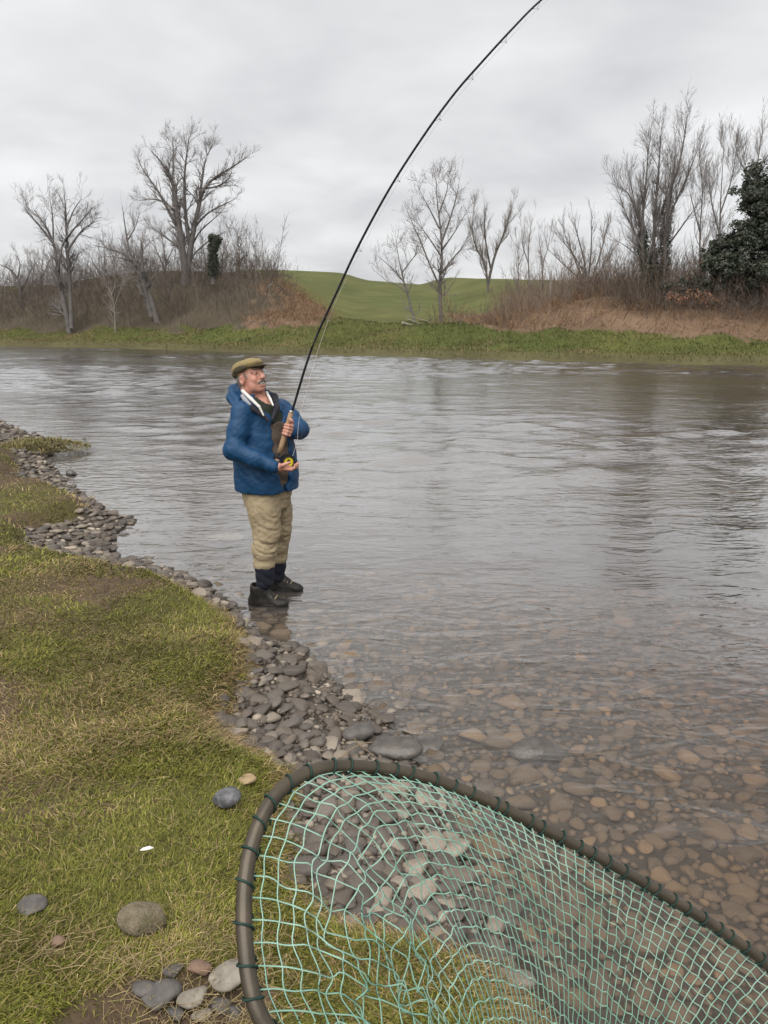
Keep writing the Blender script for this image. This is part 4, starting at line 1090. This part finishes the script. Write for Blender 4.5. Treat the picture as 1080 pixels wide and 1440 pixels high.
# waders
F_ = Field(base + [-.35, -.4, .18], base + [.4, .4, 1.0], 0.0065)
F_.loft([row(376, 712, .15, .16), row(376, 690, .165, .18), row(375, 660, .16, .18)], fw, lf, .03)
F_.chain([HP_R, J(371, 718, -.12), KN_R, J(371, 772, -.145), J(371.5, 791, -.15)], [.112, .112, .102, .088, .074], .04)
F_.chain([HP_L, J(391, 718, .12), KN_L, J(392, 768, .145), J(391, 783, .15)], [.118, .108, .090, .076, .064], .03)
def wr(x, y, z):
    low = sstep(.85, .45, z)
    return (.010 + .014 * low) * crease(x, y, z, 1.0, 21, .9) + (.004 + .006 * low) * crease(x, y, z, 1.6, 25, .35)
F_.wrinkle(wr)
for c_, r_ in ((J(371.5, 791, -.15), .079), (J(391, 783, .15), .069)): F_.cone(c_ + up * .012, c_ - up * .004, r_ - .004, r_, .008)
part('waders', F_, KHAKI)
for nm, top, an, ra in (('R', J(371.5, 789, -.15), AN_R, .068), ('L', J(391, 781, .15), AN_L, .060)):
    F_ = Field(np.minimum(top, an) - .13, np.maximum(top, an) + .13, 0.005)
    F_.chain([top, (top + an) / 2 + fw * .004, an - up * .03], [ra, ra * .96, ra * .92], .02)
    F_.wrinkle(lambda x, y, z: .0025 * np.sin(90 * z + 3 * np.sin(30 * x)))
    part('neoprene_sock', F_, NEO)
# boots
def boot(cx_px, cy_px, dyb, ang):
    c = on_y(cx_px, cy_px, YB + dyb); c[2] = -0.028
    f = np.array([math.cos(ang), math.sin(ang), 0]); s = np.array([-math.sin(ang), math.cos(ang), 0]); R = np.stack([f, s, up], 1)
    def L(a, b_, z): return c + f * a + s * b_ + up * z
    F_ = Field(c - [.24, .24, .06], c + [.24, .24, .26], 0.006)
    F_.ell(L(-.085, 0, .055), (.060, .050, .06), R, .03)
    F_.chain([L(-.075, 0, .06), L(-.065, 0, .15)], [.058, .064], .03)
    F_.chain([L(-.05, 0, .125), L(.02, 0, .085)], [.046, .038], .03)
    F_.ell(L(.0, 0, .048), (.10, .047, .045), R, .03)
    F_.ell(L(.085, 0, .042), (.070, .049, .040), R, .025)
    F_.cone(L(-.06, 0, .185), L(-.055, 0, .23), .052, .052, .006, '-')
    F_.wrinkle(lambda x, y, z: .002 * np.sin(60 * x + 45 * z))
    o = part('boot', F_, BOOT)
    F_ = Field(c - [.24, .24, .06], c + [.24, .24, .1], 0.006)
    F_.loft([(-.016, L(0, 0, 0)[0], L(0, 0, 0)[1], .149, .051), (.016, L(0, 0, 0)[0], L(0, 0, 0)[1], .153, .053)], f, s, .004)
    sub(part('sole', F_, BOOT), o)
    F_ = Field(c - [.24, .24, .06], c + [.24, .24, .26], 0.003)
    for i in range(4):
        a, z = -.012 + i * .025, .133 - i * .012
        F_.chain([L(a, -.034, z - .012), L(a + .006, 0, z + .002), L(a, .034, z - .012)], [.004, .004, .004], .002)
    sub(part('laces', F_, KHAKI), o)
    return o
boot(377, 846, -.16, math.radians(-10))
boot(399, 826, .165, math.radians(-8))
# cap
F_ = Field(HC - .2, HC + .22, 0.0035)
F_.ell(H(-.014, 0, .078), (.118, .092, .050), RH, .02)
F_.ell(H(-.052, 0, .052), (.074, .088, .055), RH, .03)
F_.ell(H(.035, 0, .082), (.085, .075, .036), RH, .02)
F_.ell(H(-.012, 0, .018), (.094, .074, .075), RH, .004, '-')
F_.cone(H(0, 0, -.16), H(0, 0, -.06), .12, .12, .004, '-')
F_.wrinkle(lambda x, y, z: .0015 * np.sin(80 * x + 60 * y))
cap = part('cap', F_, TWEED)
F_ = Field(HC - .2, HC + .22, 0.0035)
RT = np.stack([hf * math.cos(.12) - hu * math.sin(.12), hl, hf * math.sin(.12) + hu * math.cos(.12)], 1)
F_.ell(H(.090, 0, .056), (.058, .068, .009), RT, .006)
sub(part('brim', F_, TWEED2), cap)
F_ = Field(HC - .2, HC + .22, 0.0035)
F_.ell(H(-.055, 0, .048), (.073, .0885, .050), RH, .01)
F_.ell(H(-.012, 0, .018), (.096, .076, .077), RH, .004, '-')
for s in (-1, 1): F_.ell(H(.005, s * .088, .062), (.07, .012, .022), RH, .012)
F_.ell(H(-.012, 0, .018), (.096, .078, .077), RH, .004, '-')
sub(part('side_panel', F_, TWEED2), cap)
# hair, brows, moustache, eyes, mouth
F_ = Field(HC - .2, HC + .2, 0.0035)
F_.ell(H(-.03, 0, .0), (.084, .0785, .075), RH, .015)
F_.ell(H(-.045, 0, -.045), (.055, .062, .05), RH, .02)
F_.ell(H(.09, 0, -.03), (.10, .2, .2), RH, .004, '-')
F_.ell(H(.006, 0, -.05), (.032, .2, .05), RH, .008, '-')
for s in (-1, 1):
    F_.cone(H(.022, s * .0715, .02), H(.026, s * .066, -.012), .009, .006, .006)
F_.wrinkle(lambda x, y, z: .0012 * np.sin(260 * (x - y) + 3 * np.sin(90 * z)))
part('hair', F_, HAIRM)
F_ = Field(HC - .2, HC + .2, 0.0025)
for s in (-1, 1):
    F_.chain([H(.108, s * .003, -.047), H(.104, s * .018, -.050), H(.092, s * .032, -.060)], [.0055, .0065, .004], .006)
F_.wrinkle(lambda x, y, z: .001 * np.sin(400 * (x + y)))
part('moustache', F_, HAIRM)
for s in (-1, 1):
    F_ = Field(HC - .2, HC + .2, 0.0025); F_.chain([H(.0985, s * .014, .030), H(.095, s * .034, .036), H(.082, s * .052, .030)], [.003, .004, .0025], .004)
    part('eyebrow', F_, HAIRM)
    F_ = Field(HC - .2, HC + .2, 0.002); F_.ell(H(.0835, s * .032, .008), (.0105, .0105, .0042), RH, .002)
    e_ = part('eye', F_, WHITE)
    F_ = Field(HC - .2, HC + .2, 0.0015); F_.ell(H(.0935, s * .031, .009), (.003, .0052, .0052), RH, .001)
    sub(part('iris', F_, DARK), e_)
F_ = Field(HC - .2, HC + .2, 0.0025); F_.ell(H(.095, 0, -.0635), (.010, .026, .0055), RH, .002)
part('teeth', F_, WHITE)

# ------------------------------------------------------------------ rod, reel, line
BLACK = pm('black rod varnish', (0.006, 0.006, 0.009), rough=0.22, spec=0.5)
CORK = pm('cork', (0.23, 0.15, 0.09), (0.30, 0.20, 0.12), 120, 0.85)
STEEL = pm('ring steel', (0.30, 0.30, 0.31), rough=0.35, metal=1.0)
YEL = pm('yellow line', (0.75, 0.66, 0.03), rough=0.6)
LINE = pm('pale fly line', (0.62, 0.60, 0.58), rough=0.5)
rb = ROD[0].copy()
rod = empty('fishing_rod', rb, 'long black fishing rod bent to the right under tension in the man\'s hands', 'fishing rod')
tt = np.linspace(0, 1, 120)
rr = np.interp(tt, [0, .1, .2, .5, .8, 1], [.0095, .0095, .0085, .0068, .0055, .003])
v, f = tubes((ROD - rb)[None], rr[None], 8); put('blank', mesh(v, f), BLACK, rod)
def seg(p0, p1, r0, r1, name, m, par=rod, sides=10):
    p = np.linspace(p0, p1, 6); v, f = tubes((p - rb)[None], np.linspace(r0, r1, 6)[None], sides)
    n = len(v); caps = [np.arange(sides)[::-1][None], (np.arange(sides) + n - sides)[None]]
    return put(name, mesh(v, [f] + caps), m, par)
g0, g1 = J(393, 637, -.263), J(409.5, 580, -.222)
seg(g0, g1, .0185, .016, 'cork_grip', CORK)
seg(J(387, 662, -.283), J(391, 646, -.269), .018, .018, 'butt_grip', CORK)
seg(g1, g1 + RA * .012, .0185, .017, 'winding_check', STEEL)
# reel on the underside of the seat
rc = J(404, 649, -.30); ax = np.array([.50, -.80, .33]); ax -= RA * (ax @ RA); ax /= np.linalg.norm(ax)
reel = put('reel', None, None, rod); bpy.data.objects.remove(reel)
def disc(c, n, r0, r1, w, name, m, par):
    n = n / np.linalg.norm(n); a = np.cross(n, [0, 0, 1.0]); a /= np.linalg.norm(a); b_ = np.cross(n, a)
    th = np.linspace(0, 2 * math.pi, 33)[:-1]
    prof = [(r1, -w), (r0, -w), (r0, w), (r1, w)]
    v = np.concatenate([c - rb + np.outer(np.cos(th) * r, a) + np.outer(np.sin(th) * r, b_) + n * h for r, h in prof])
    f = []
    for k_ in range(4):
        for i in range(32):
            f.append([k_ * 32 + i, k_ * 32 + (i + 1) % 32, ((k_ + 1) % 4) * 32 + (i + 1) % 32, ((k_ + 1) % 4) * 32 + i])
    return put(name, mesh(v, np.array(f), False), m, par)
reel = disc(rc, ax, .050, .036, .024, 'reel_frame', BLACK, rod)
disc(rc, ax, .040, .012, .020, 'line_spool', YEL, reel)
disc(rc + ax * .027, ax, .047, .034, .003, 'reel_rim', BLACK, reel)
disc(rc - ax * .027, ax, .047, .004, .003, 'reel_back', BLACK, reel)
disc(rc + ax * .035 + np.array([0, 0, .012]), ax, .007, .002, .009, 'reel_handle', BLACK, reel)
pf = (g0 + J(391, 646, -.269)) / 2
seg(pf, rc - (rc - pf) * .25, .008, .008, 'reel_foot', BLACK)
# rings and line: the rings hang under the blank, on the outside of the bend
T = np.gradient(ROD, axis=0); T /= np.linalg.norm(T, axis=1, keepdims=True)
down = np.cross(T, np.array([0, 1.0, 0.0])); down /= np.linalg.norm(down, axis=1, keepdims=True)
down = np.where(down[:, :1] < 0, -down, down)
ring_i = [36, 47, 57, 67, 76, 85, 94, 102, 109, 115]
lp = [rc + ax * 0.0 + np.array([.035, 0, .03])]
for q, i in enumerate(ring_i):
    off_ = .026 - .0008 * q
    c = ROD[i] + down[i] * off_
    th = np.linspace(0, 2 * math.pi, 13)
    n = T[i]; a = down[i]; b_ = np.cross(n, a)
    rg = .009 - .0005 * q
    loop = c + np.outer(np.cos(th) * rg, a) + np.outer(np.sin(th) * rg, b_)
    legs = np.stack([ROD[i] + T[i] * .03, c - a * rg, ROD[i] - T[i] * .03])
    v1, f1 = tubes((loop - rb)[None], np.full((1, 13), .0014), 5)
    v2, f2 = tubes((resample(legs, 7) - rb)[None], np.full((1, 7), .0012), 5)
    put('guide_ring', mesh(np.concatenate([v1, v2]), np.concatenate([f1, f2 + len(v1)])), STEEL, rod)
    lp.append(c)
tip = ROD[-1]; lp.append(tip)
lp.insert(1, J(418, 618, -.27)); lp.insert(2, J(424, 575, -.25))
LP = resample(lp + [tip + np.array([.8, .2, -.8]), tip + np.array([3.0, 2.5, -4.6])], 160)
v, f = tubes((LP - rb)[None], np.full((1, 160), .0009), 5); put('fishing_line', mesh(v, f), LINE, rod)

# ------------------------------------------------------------------ landing net held over the bank
def cam_to_world(p): return np.array([p[0], cP * p[2] + sP * p[1], CAMZ + cP * p[1] - sP * p[2]])
def cam_pt(px, py, d): return np.array([(px - 540) / FPX * d, (720 - py) / FPX * d, d])
q1, q2, q3 = cam_pt(350, 1430, .62), cam_pt(500, 1078, .80), cam_pt(1080, 1358, 1.0)
nrm = np.cross(q2 - q1, q3 - q1)
def hoop(px, py):
    r_ = cam_pt(px, py, 1.0); return cam_to_world(r_ * (nrm @ q1) / (nrm @ r_))
rim_px = [(372, 1440), (353, 1390), (345, 1330), (343, 1270), (349, 1210), (364, 1160), (386, 1121), (416, 1095), (455, 1080), (500, 1078), (550, 1083), (600, 1094), (650, 1111), (700, 1133), (760, 1163), (820, 1194),
          (880, 1227), (940, 1262), (1000, 1299), (1045, 1330), (1080, 1357), (1130, 1405), (1165, 1465), (1165, 1540), (1120, 1600), (1040, 1640), (920, 1660), (780, 1655), (640, 1625), (520, 1575), (430, 1515)]
rp = [hoop(*p) for p in rim_px]; n0 = len(rp)
RIM = resample(rp[-3:] + rp + rp[:3], 40 * (n0 + 5) + 1)[120:120 + 40 * n0 + 1]
seglen = np.linalg.norm(np.diff(RIM, axis=0), axis=1); S = np.concatenate([[0], np.cumsum(seglen)]); LR = S[-1]
def rim(s): s = np.mod(s, LR); return np.stack([np.interp(s, S, RIM[:, k_]) for k_ in range(3)], -1)
nb = rim(0.0)
net = empty('landing_net', nb, 'landing net with bronze tube hoop and pale green mesh, held over the bank', 'landing net')
BRONZE = pm('bronze anodised tube', (0.045, 0.037, 0.026), (0.080, 0.064, 0.044), 30, 0.36, bump=0.03, bscale=200, spec=0.5, metal=0.35)
CORDM = pm('dark green cord', (0.006, 0.022, 0.018), (0.012, 0.04, 0.032), 200, 0.7)
MESHM = pm('pale green netting', (0.17, 0.34, 0.26), (0.30, 0.46, 0.38), 14, 0.6, spec=0.3)
ss = np.linspace(0, LR, 241)
v, f = tubes((rim(ss) - nb)[None], np.full((1, 241), .0070), 14)
put('hoop', mesh(v, f), BRONZE, net)
hn = nrm / np.linalg.norm(nrm); hn = np.array([hn[0], cP * hn[2] + sP * hn[1], cP * hn[1] - sP * hn[2]])
if hn[2] < 0: hn = -hn
Rc = RIM.mean(0)
NL = int(LR / .0265)
r = np.random.default_rng(8)
for i in range(NL):
    s0 = (i + r.normal(0, .12)) * LR / NL
    c, t_ = rim(s0), rim(s0 + .004) - rim(s0 - .004); t_ /= np.linalg.norm(t_)
    o = np.cross(t_, hn); th = np.linspace(-.4, 2 * math.pi - .1, 13)
    lp_ = c + np.outer(np.cos(th), o) * .0082 + np.outer(np.sin(th), hn) * .0082 + np.outer((th - 3) * (.0016 + r.normal(0, .0006)), t_)
    inw = (Rc - c) / np.linalg.norm(Rc - c)
    lp_ = np.vstack([lp_, lp_[-1] * .4 + (c + inw * .014 - hn * .008) * .6])
    v, f = tubes((resample(lp_, 18) - nb)[None], np.full((1, 18), .0011), 5)
    put('lashing_loop', mesh(v, f), CORDM, net)
# the bag bellies out from the hoop towards the river, then drops
Bc = cam_to_world(cam_pt(790, 1800, .93))
def bag(s, t):
    Rm = rim(s); tq = np.clip(t, 0, 1)
    low = Bc + 0.20 * (Rm - Rc); low[..., 2] = Bc[2]
    eh = (1 - (1 - tq) ** 1.5)[..., None]; ez = (tq ** 1.9)[..., None]
    P = np.concatenate([Rm[..., :2] * (1 - eh) + low[..., :2] * eh, Rm[..., 2:] * (1 - ez) + low[..., 2:] * ez], -1)
    P[..., 2] -= .035 * np.sin(math.pi * tq)
    # slack and snags on the near left side of the bag
    sm = np.mod(s, LR)
    sl_ = np.exp(-((sm - .10) / .13) ** 2) + np.exp(-((sm - LR) / .16) ** 2)
    a = (.0012 + .0075 * sl_ * np.sin(math.pi * np.clip(tq * 1.6, 0, 1)))[..., None]
    wob = np.stack([vn3(s * 45, tq * 26, s * 0 + k_ * 7.3, k_) - .5 for k_ in range(3)], -1) * 3.0
    return P + a * wob * np.minimum(1, tq * 9)[..., None]
NC = int(LR / .0175); NR = 31
tk = np.linspace(0, 1, 72); PC = []
for i in range(NC):
    PC.append(bag((i + .5) * LR / NC + 0 * tk, tk))
PC = np.array(PC)
v1, f1 = tubes(PC - nb, np.full(PC.shape[:2], .00078), 3)
sr = np.linspace(0, LR, 460); PRW = []
for k_ in range(1, NR):
    t0 = k_ / NR
    PRW.append(bag(sr, np.clip(t0 + .0022 * np.sin(sr * 2 * math.pi * NC / LR * .5), 0, 1)))
PRW = np.array(PRW)
v2, f2 = tubes(PRW - nb, np.full(PRW.shape[:2], .00078), 3)
# slack cord of the margin line
put('netting', mesh(np.concatenate([v1, v2]), np.concatenate([f1, f2 + len(v1)])), MESHM, net)
# handle from the near end of the hoop, out of the picture towards the photographer
h0 = hoop(1150, 1575); hd = np.array([.55, -.55, -.28]); hd /= np.linalg.norm(hd)
pp = np.array([h0 + hd * d for d in np.linspace(0, .55, 6)])
v, f = tubes((pp - nb)[None], np.full((1, 6), .013), 12); put('handle', mesh(v, f), BRONZE, net)

# ------------------------------------------------------------------ single stones and oddments
def nz_at(x, y): return float(near_h(np.array([x]), np.array([y]))[0][0])
def rock(px, py, zg, r_, el, flat, label, mat_, seed, yaw=0.0, sink=.3, name='rock', cat='rock', ztop=None):
    p = on_z(px, py, zg); z = nz_at(p[0], p[1])
    v, f = stone_shape(3, seed, .22, flat)
    o = put(name, mesh(v * [r_ * el, r_, r_], f), mat_); o.location = (p[0], p[1], z + r_ * flat * (1 - 2 * sink)); o.rotation_euler = (0, 0, yaw)
    if ztop is not None: o.location.z = ztop - float(v[:, 2].max()) * r_
    return tag(o, label, cat)
GREY = pm('blue grey rock', (0.055, 0.055, 0.06), (0.15, 0.15, 0.155), 30, .7, bump=.4, bscale=80)
MOSSY = pm('mossy boulder', (0.17, 0.14, 0.10), (0.075, 0.065, 0.032), 18, .85, bump=.8, bscale=80)
BUFF = pm('buff stone', (0.22, 0.16, 0.09), (0.30, 0.22, 0.13), 20, .8, bump=.3, bscale=80)
PINK = pm('pinkish stone', (0.14, 0.09, 0.065), (0.19, 0.125, 0.09), 20, .8, bump=.3)
WETD = pm('wet dark rock', (0.045, 0.040, 0.035), (0.085, 0.075, 0.065), 20, .35, bump=.3, bscale=60, spec=.5)
PALE = pm('pale stone', (0.13, 0.115, 0.095), (0.26, 0.235, 0.195), 18, .7, bump=.2)
SLATE = pm('slate grey pebble', (0.06, 0.056, 0.052), (0.11, 0.10, 0.092), 25, .7, bump=.2)
rock(316, 1131, .27, .052, 1.05, .75, 'blue-grey rounded rock on the grass beside the net hoop', GREY, 1, .3, .1)
rock(348, 1093, .27, .036, 1.3, .5, 'small buff stone lying on the grass above the blue-grey rock', BUFF, 2, .1, .1)
rock(206, 1291, .28, .068, 1.15, .62, 'mossy tan boulder half sunk in the turf', MOSSY, 3, -.1, .2)
rock(42, 1271, .28, .040, 1.2, .5, 'small grey stone sunk in the grass near the left edge', SLATE, 4, 0, .35)
rock(80, 1321, .28, .026, 1.0, .7, 'small pinkish stone standing in bare soil', PINK, 5, .4, .2)
for (px, py, r_, el, lab, m_, sd) in [(322, 1372, .050, 1.2, 'largest pale stone in the soil patch, half behind the net hoop', PALE, 6), (229, 1397, .048, 1.35, 'long dark slate pebble in the soil patch', SLATE, 7),
        (268, 1399, .040, 1.1, 'grey pebble with pale blotches in the middle of the soil patch', PALE, 8), (205, 1390, .028, 1.4, 'thin flat pebble at the left end of the soil patch', SLATE, 9), (246, 1417, .025, 1.2, 'small slate pebble just below the blotched one', SLATE, 10),
        (284, 1418, .024, 1.2, 'small light grey pebble right of the slate one, at the soil patch\'s lower edge', PALE, 11), (246, 1368, .022, 1.5, 'flat little pebble at the top of the soil patch', SLATE, 12), (281, 1364, .034, 1.2, 'brown rounded stone at the top right of the soil patch', PINK, 13),
        (312, 1402, .026, 1.3, 'small grey pebble under the largest pale stone', SLATE, 14), (330, 1412, .026, 1.1, 'pebble pressed against the hoop at the bottom of the soil patch', SLATE, 15)]:
    rock(px, py, .25, r_, el, .6, lab, m_, sd, r.uniform(-.6, .9), .12, 'pebble', 'pebble')
rock(100, 668, 0, .075, 1.1, .8, 'dark round stone alone in the water off the far shingle', WETD, 16, 0, .0)
rock(762, 1046, 0, .13, 1.5, .62, 'dark rock just breaking the surface of the shallows', WETD, 17, .2, ztop=.02)
rock(604, 1049, 0, .075, 1.3, .45, 'dark wet stone lying in the water beyond the shingle', WETD, 18, .2, .0)
rock(545, 1062, 0, .10, 1.5, .42, 'long dark wedge of rock at the water\'s edge above the net', WETD, 19, -.45, .1)
rock(505, 1041, 0.02, .085, 1.1, .6, 'broad grey rock behind the wedge-shaped one', SLATE, 20, .2, .25)
rock(318, 757, -.06, .13, 1.7, .3, 'pale flat stone just under the water left of the man', PALE, 21, .05, ztop=-.015)
rock(118, 618, 0, .05, 1.0, 1.1, 'tiny dark stone poking out of the river upstream', WETD, 22, 0, .1)
# tussock on the far shingle
p0 = on_z(58, 627, 0.1); n = 2600
a = r.uniform(0, 6.28, n); q = np.sqrt(r.random(n))
p = np.stack([p0[0] + .75 * q * np.cos(a), p0[1] + .5 * q * np.sin(a), .05 + .13 * (1 - q * q)], -1)
cc = np.array([(0.20, 0.16, 0.07), (0.13, 0.12, 0.04), (0.10, 0.11, 0.03), (0.26, 0.2, 0.1)])[r.integers(4, size=n)] * r.uniform(.7, 1.2, n)[:, None]
v, f, c = blades(p, r.uniform(.07, .15, n), r.uniform(.008, .014, n), r, cc, 1.0, .8)
tag(put('grass_tussock', mesh(v, f, False, c), M['grass']), 'straw-coloured grass tussock on the farthest shingle', 'grass tussock')
# dead grass stems over the rocks at the water's edge
for i, (pts, lab) in enumerate([([(478, 1066, .16), (500, 1050, .12), (528, 1044, .07), (572, 1058, .05)], 'longest dry stem arching over the wedge of rock'), ([(498, 1038, .15), (508, 1050, .1), (526, 1062, .06)], 'short dry stem crossing the grey rock at the water\'s edge')]):
    pw = resample([on_z(*q) for q in pts], 14)
    v, f = tubes((pw - pw[0])[None], np.linspace(.003, .0015, 14)[None], 5)
    tag(put('dry_stem', mesh(v, f), BUFF, loc=pw[0]), lab, 'stem')
# straw lying on the turf
n = 3000
x, y = near_pts(n, -20, 420, 820, 1440); z, ld, gq, dw, dg = near_h(x, y); kq = gq & (r.random(n) < .15 + 1.6 * sstep(.4, .65, fnoise(x * 2.2, y * 2.2, 71, 3))); x, y, z = x[kq], y[kq], z[kq]; n = len(x)
a = r.uniform(0, 6.28, n); L_ = r.uniform(.03, .10, n); P = np.zeros((n, 5, 3)); cv = r.normal(0, .5, n)
for k_ in range(5):
    u_ = k_ / 4 - .5
    P[:, k_, 0] = x + np.cos(a + cv * u_) * L_ * u_; P[:, k_, 1] = y + np.sin(a + cv * u_) * L_ * u_; P[:, k_, 2] = z + .026 + .012 * np.sin(3 * u_ + cv)
v, f = tubes(P, np.full((n, 5), .0009), 3)
tag(put('straw_litter', mesh(v, f, True, np.tile((0.30, 0.235, 0.13), (len(v), 1)) * np.repeat(r.uniform(.6, 1.2, n), 15)[:, None]), M['brush']), 'loose straws scattered over the near grass', 'straw', kind='stuff')
# a small white feather on the grass
pf_ = on_z(205, 1184, .33); zz_ = nz_at(pf_[0], pf_[1]) + .045
fv = np.array([(-.022, 0, 0), (-.010, .007, .004), (.010, .008, .007), (.024, .001, .004), (.010, -.006, .006), (-.010, -.005, .003)])
fv = np.concatenate([fv, fv - [0, 0, .0015]])
ff = [np.array([[0, 1, 2, 3, 4, 5], [11, 10, 9, 8, 7, 6]]), np.array([[i, (i + 1) % 6, (i + 1) % 6 + 6, i + 6] for i in range(6)])]
o = put('feather', mesh(fv, ff, False), WHITE, loc=(pf_[0], pf_[1], zz_)); o.rotation_euler = (.2, .1, .3)
tag(o, 'small white feather lying on the grass left of the net', 'feather')

# ------------------------------------------------------------------ timber on the far bank
def board(a, b_, r0, name, par, org, m=None):
    P = np.linspace(a, b_, 4); v, f = tubes((P - org)[None], np.full((1, 4), r0), 6)
    n = len(v); return put(name, mesh(v, [f, np.arange(6)[::-1][None], (np.arange(6) + n - 6)[None]], False), m or M['wood_pale'], par)
org = on_y(585, 458, 52)
st = empty('fallen_rails', org, 'fallen pale planks and rails lying on the far bank', 'timber')
for a_, b_, r0, nm in [((565, 454), (592, 461), .10, 'plank'), ((573, 449), (601, 459), .06, 'rail'), ((572, 444), (609, 454), .035, 'rail')]:
    board(on_y(*a_, 52), on_y(*b_, 52.4), r0, nm, st, org)
for px, py, yy, h, lab in [(825, 404, 56, 1.2, 'pale fence post under the fan-shaped tree'), (868, 389, 58, 1.3, 'pale fence post between the fan-shaped tree and the ivied trunks'), (800, 420, 54, 1.0, 'short fence post amid the bracken left of the fan-shaped tree'),
                           (775, 404, 57, 1.1, 'whitish fence post farthest left in the bracken'), (938, 408, 46, 1.1, 'slim fence post in front of the ivied trunks')]:
    b0 = on_y(px, py + 12, yy); tp = on_y(px + r.uniform(-1, 1), py - 12, yy)
    o = board(b0 - [0, 0, .5], tp, .065, 'fence_post', None, b0); o.location = b0
    tag(o, lab, 'fence post')
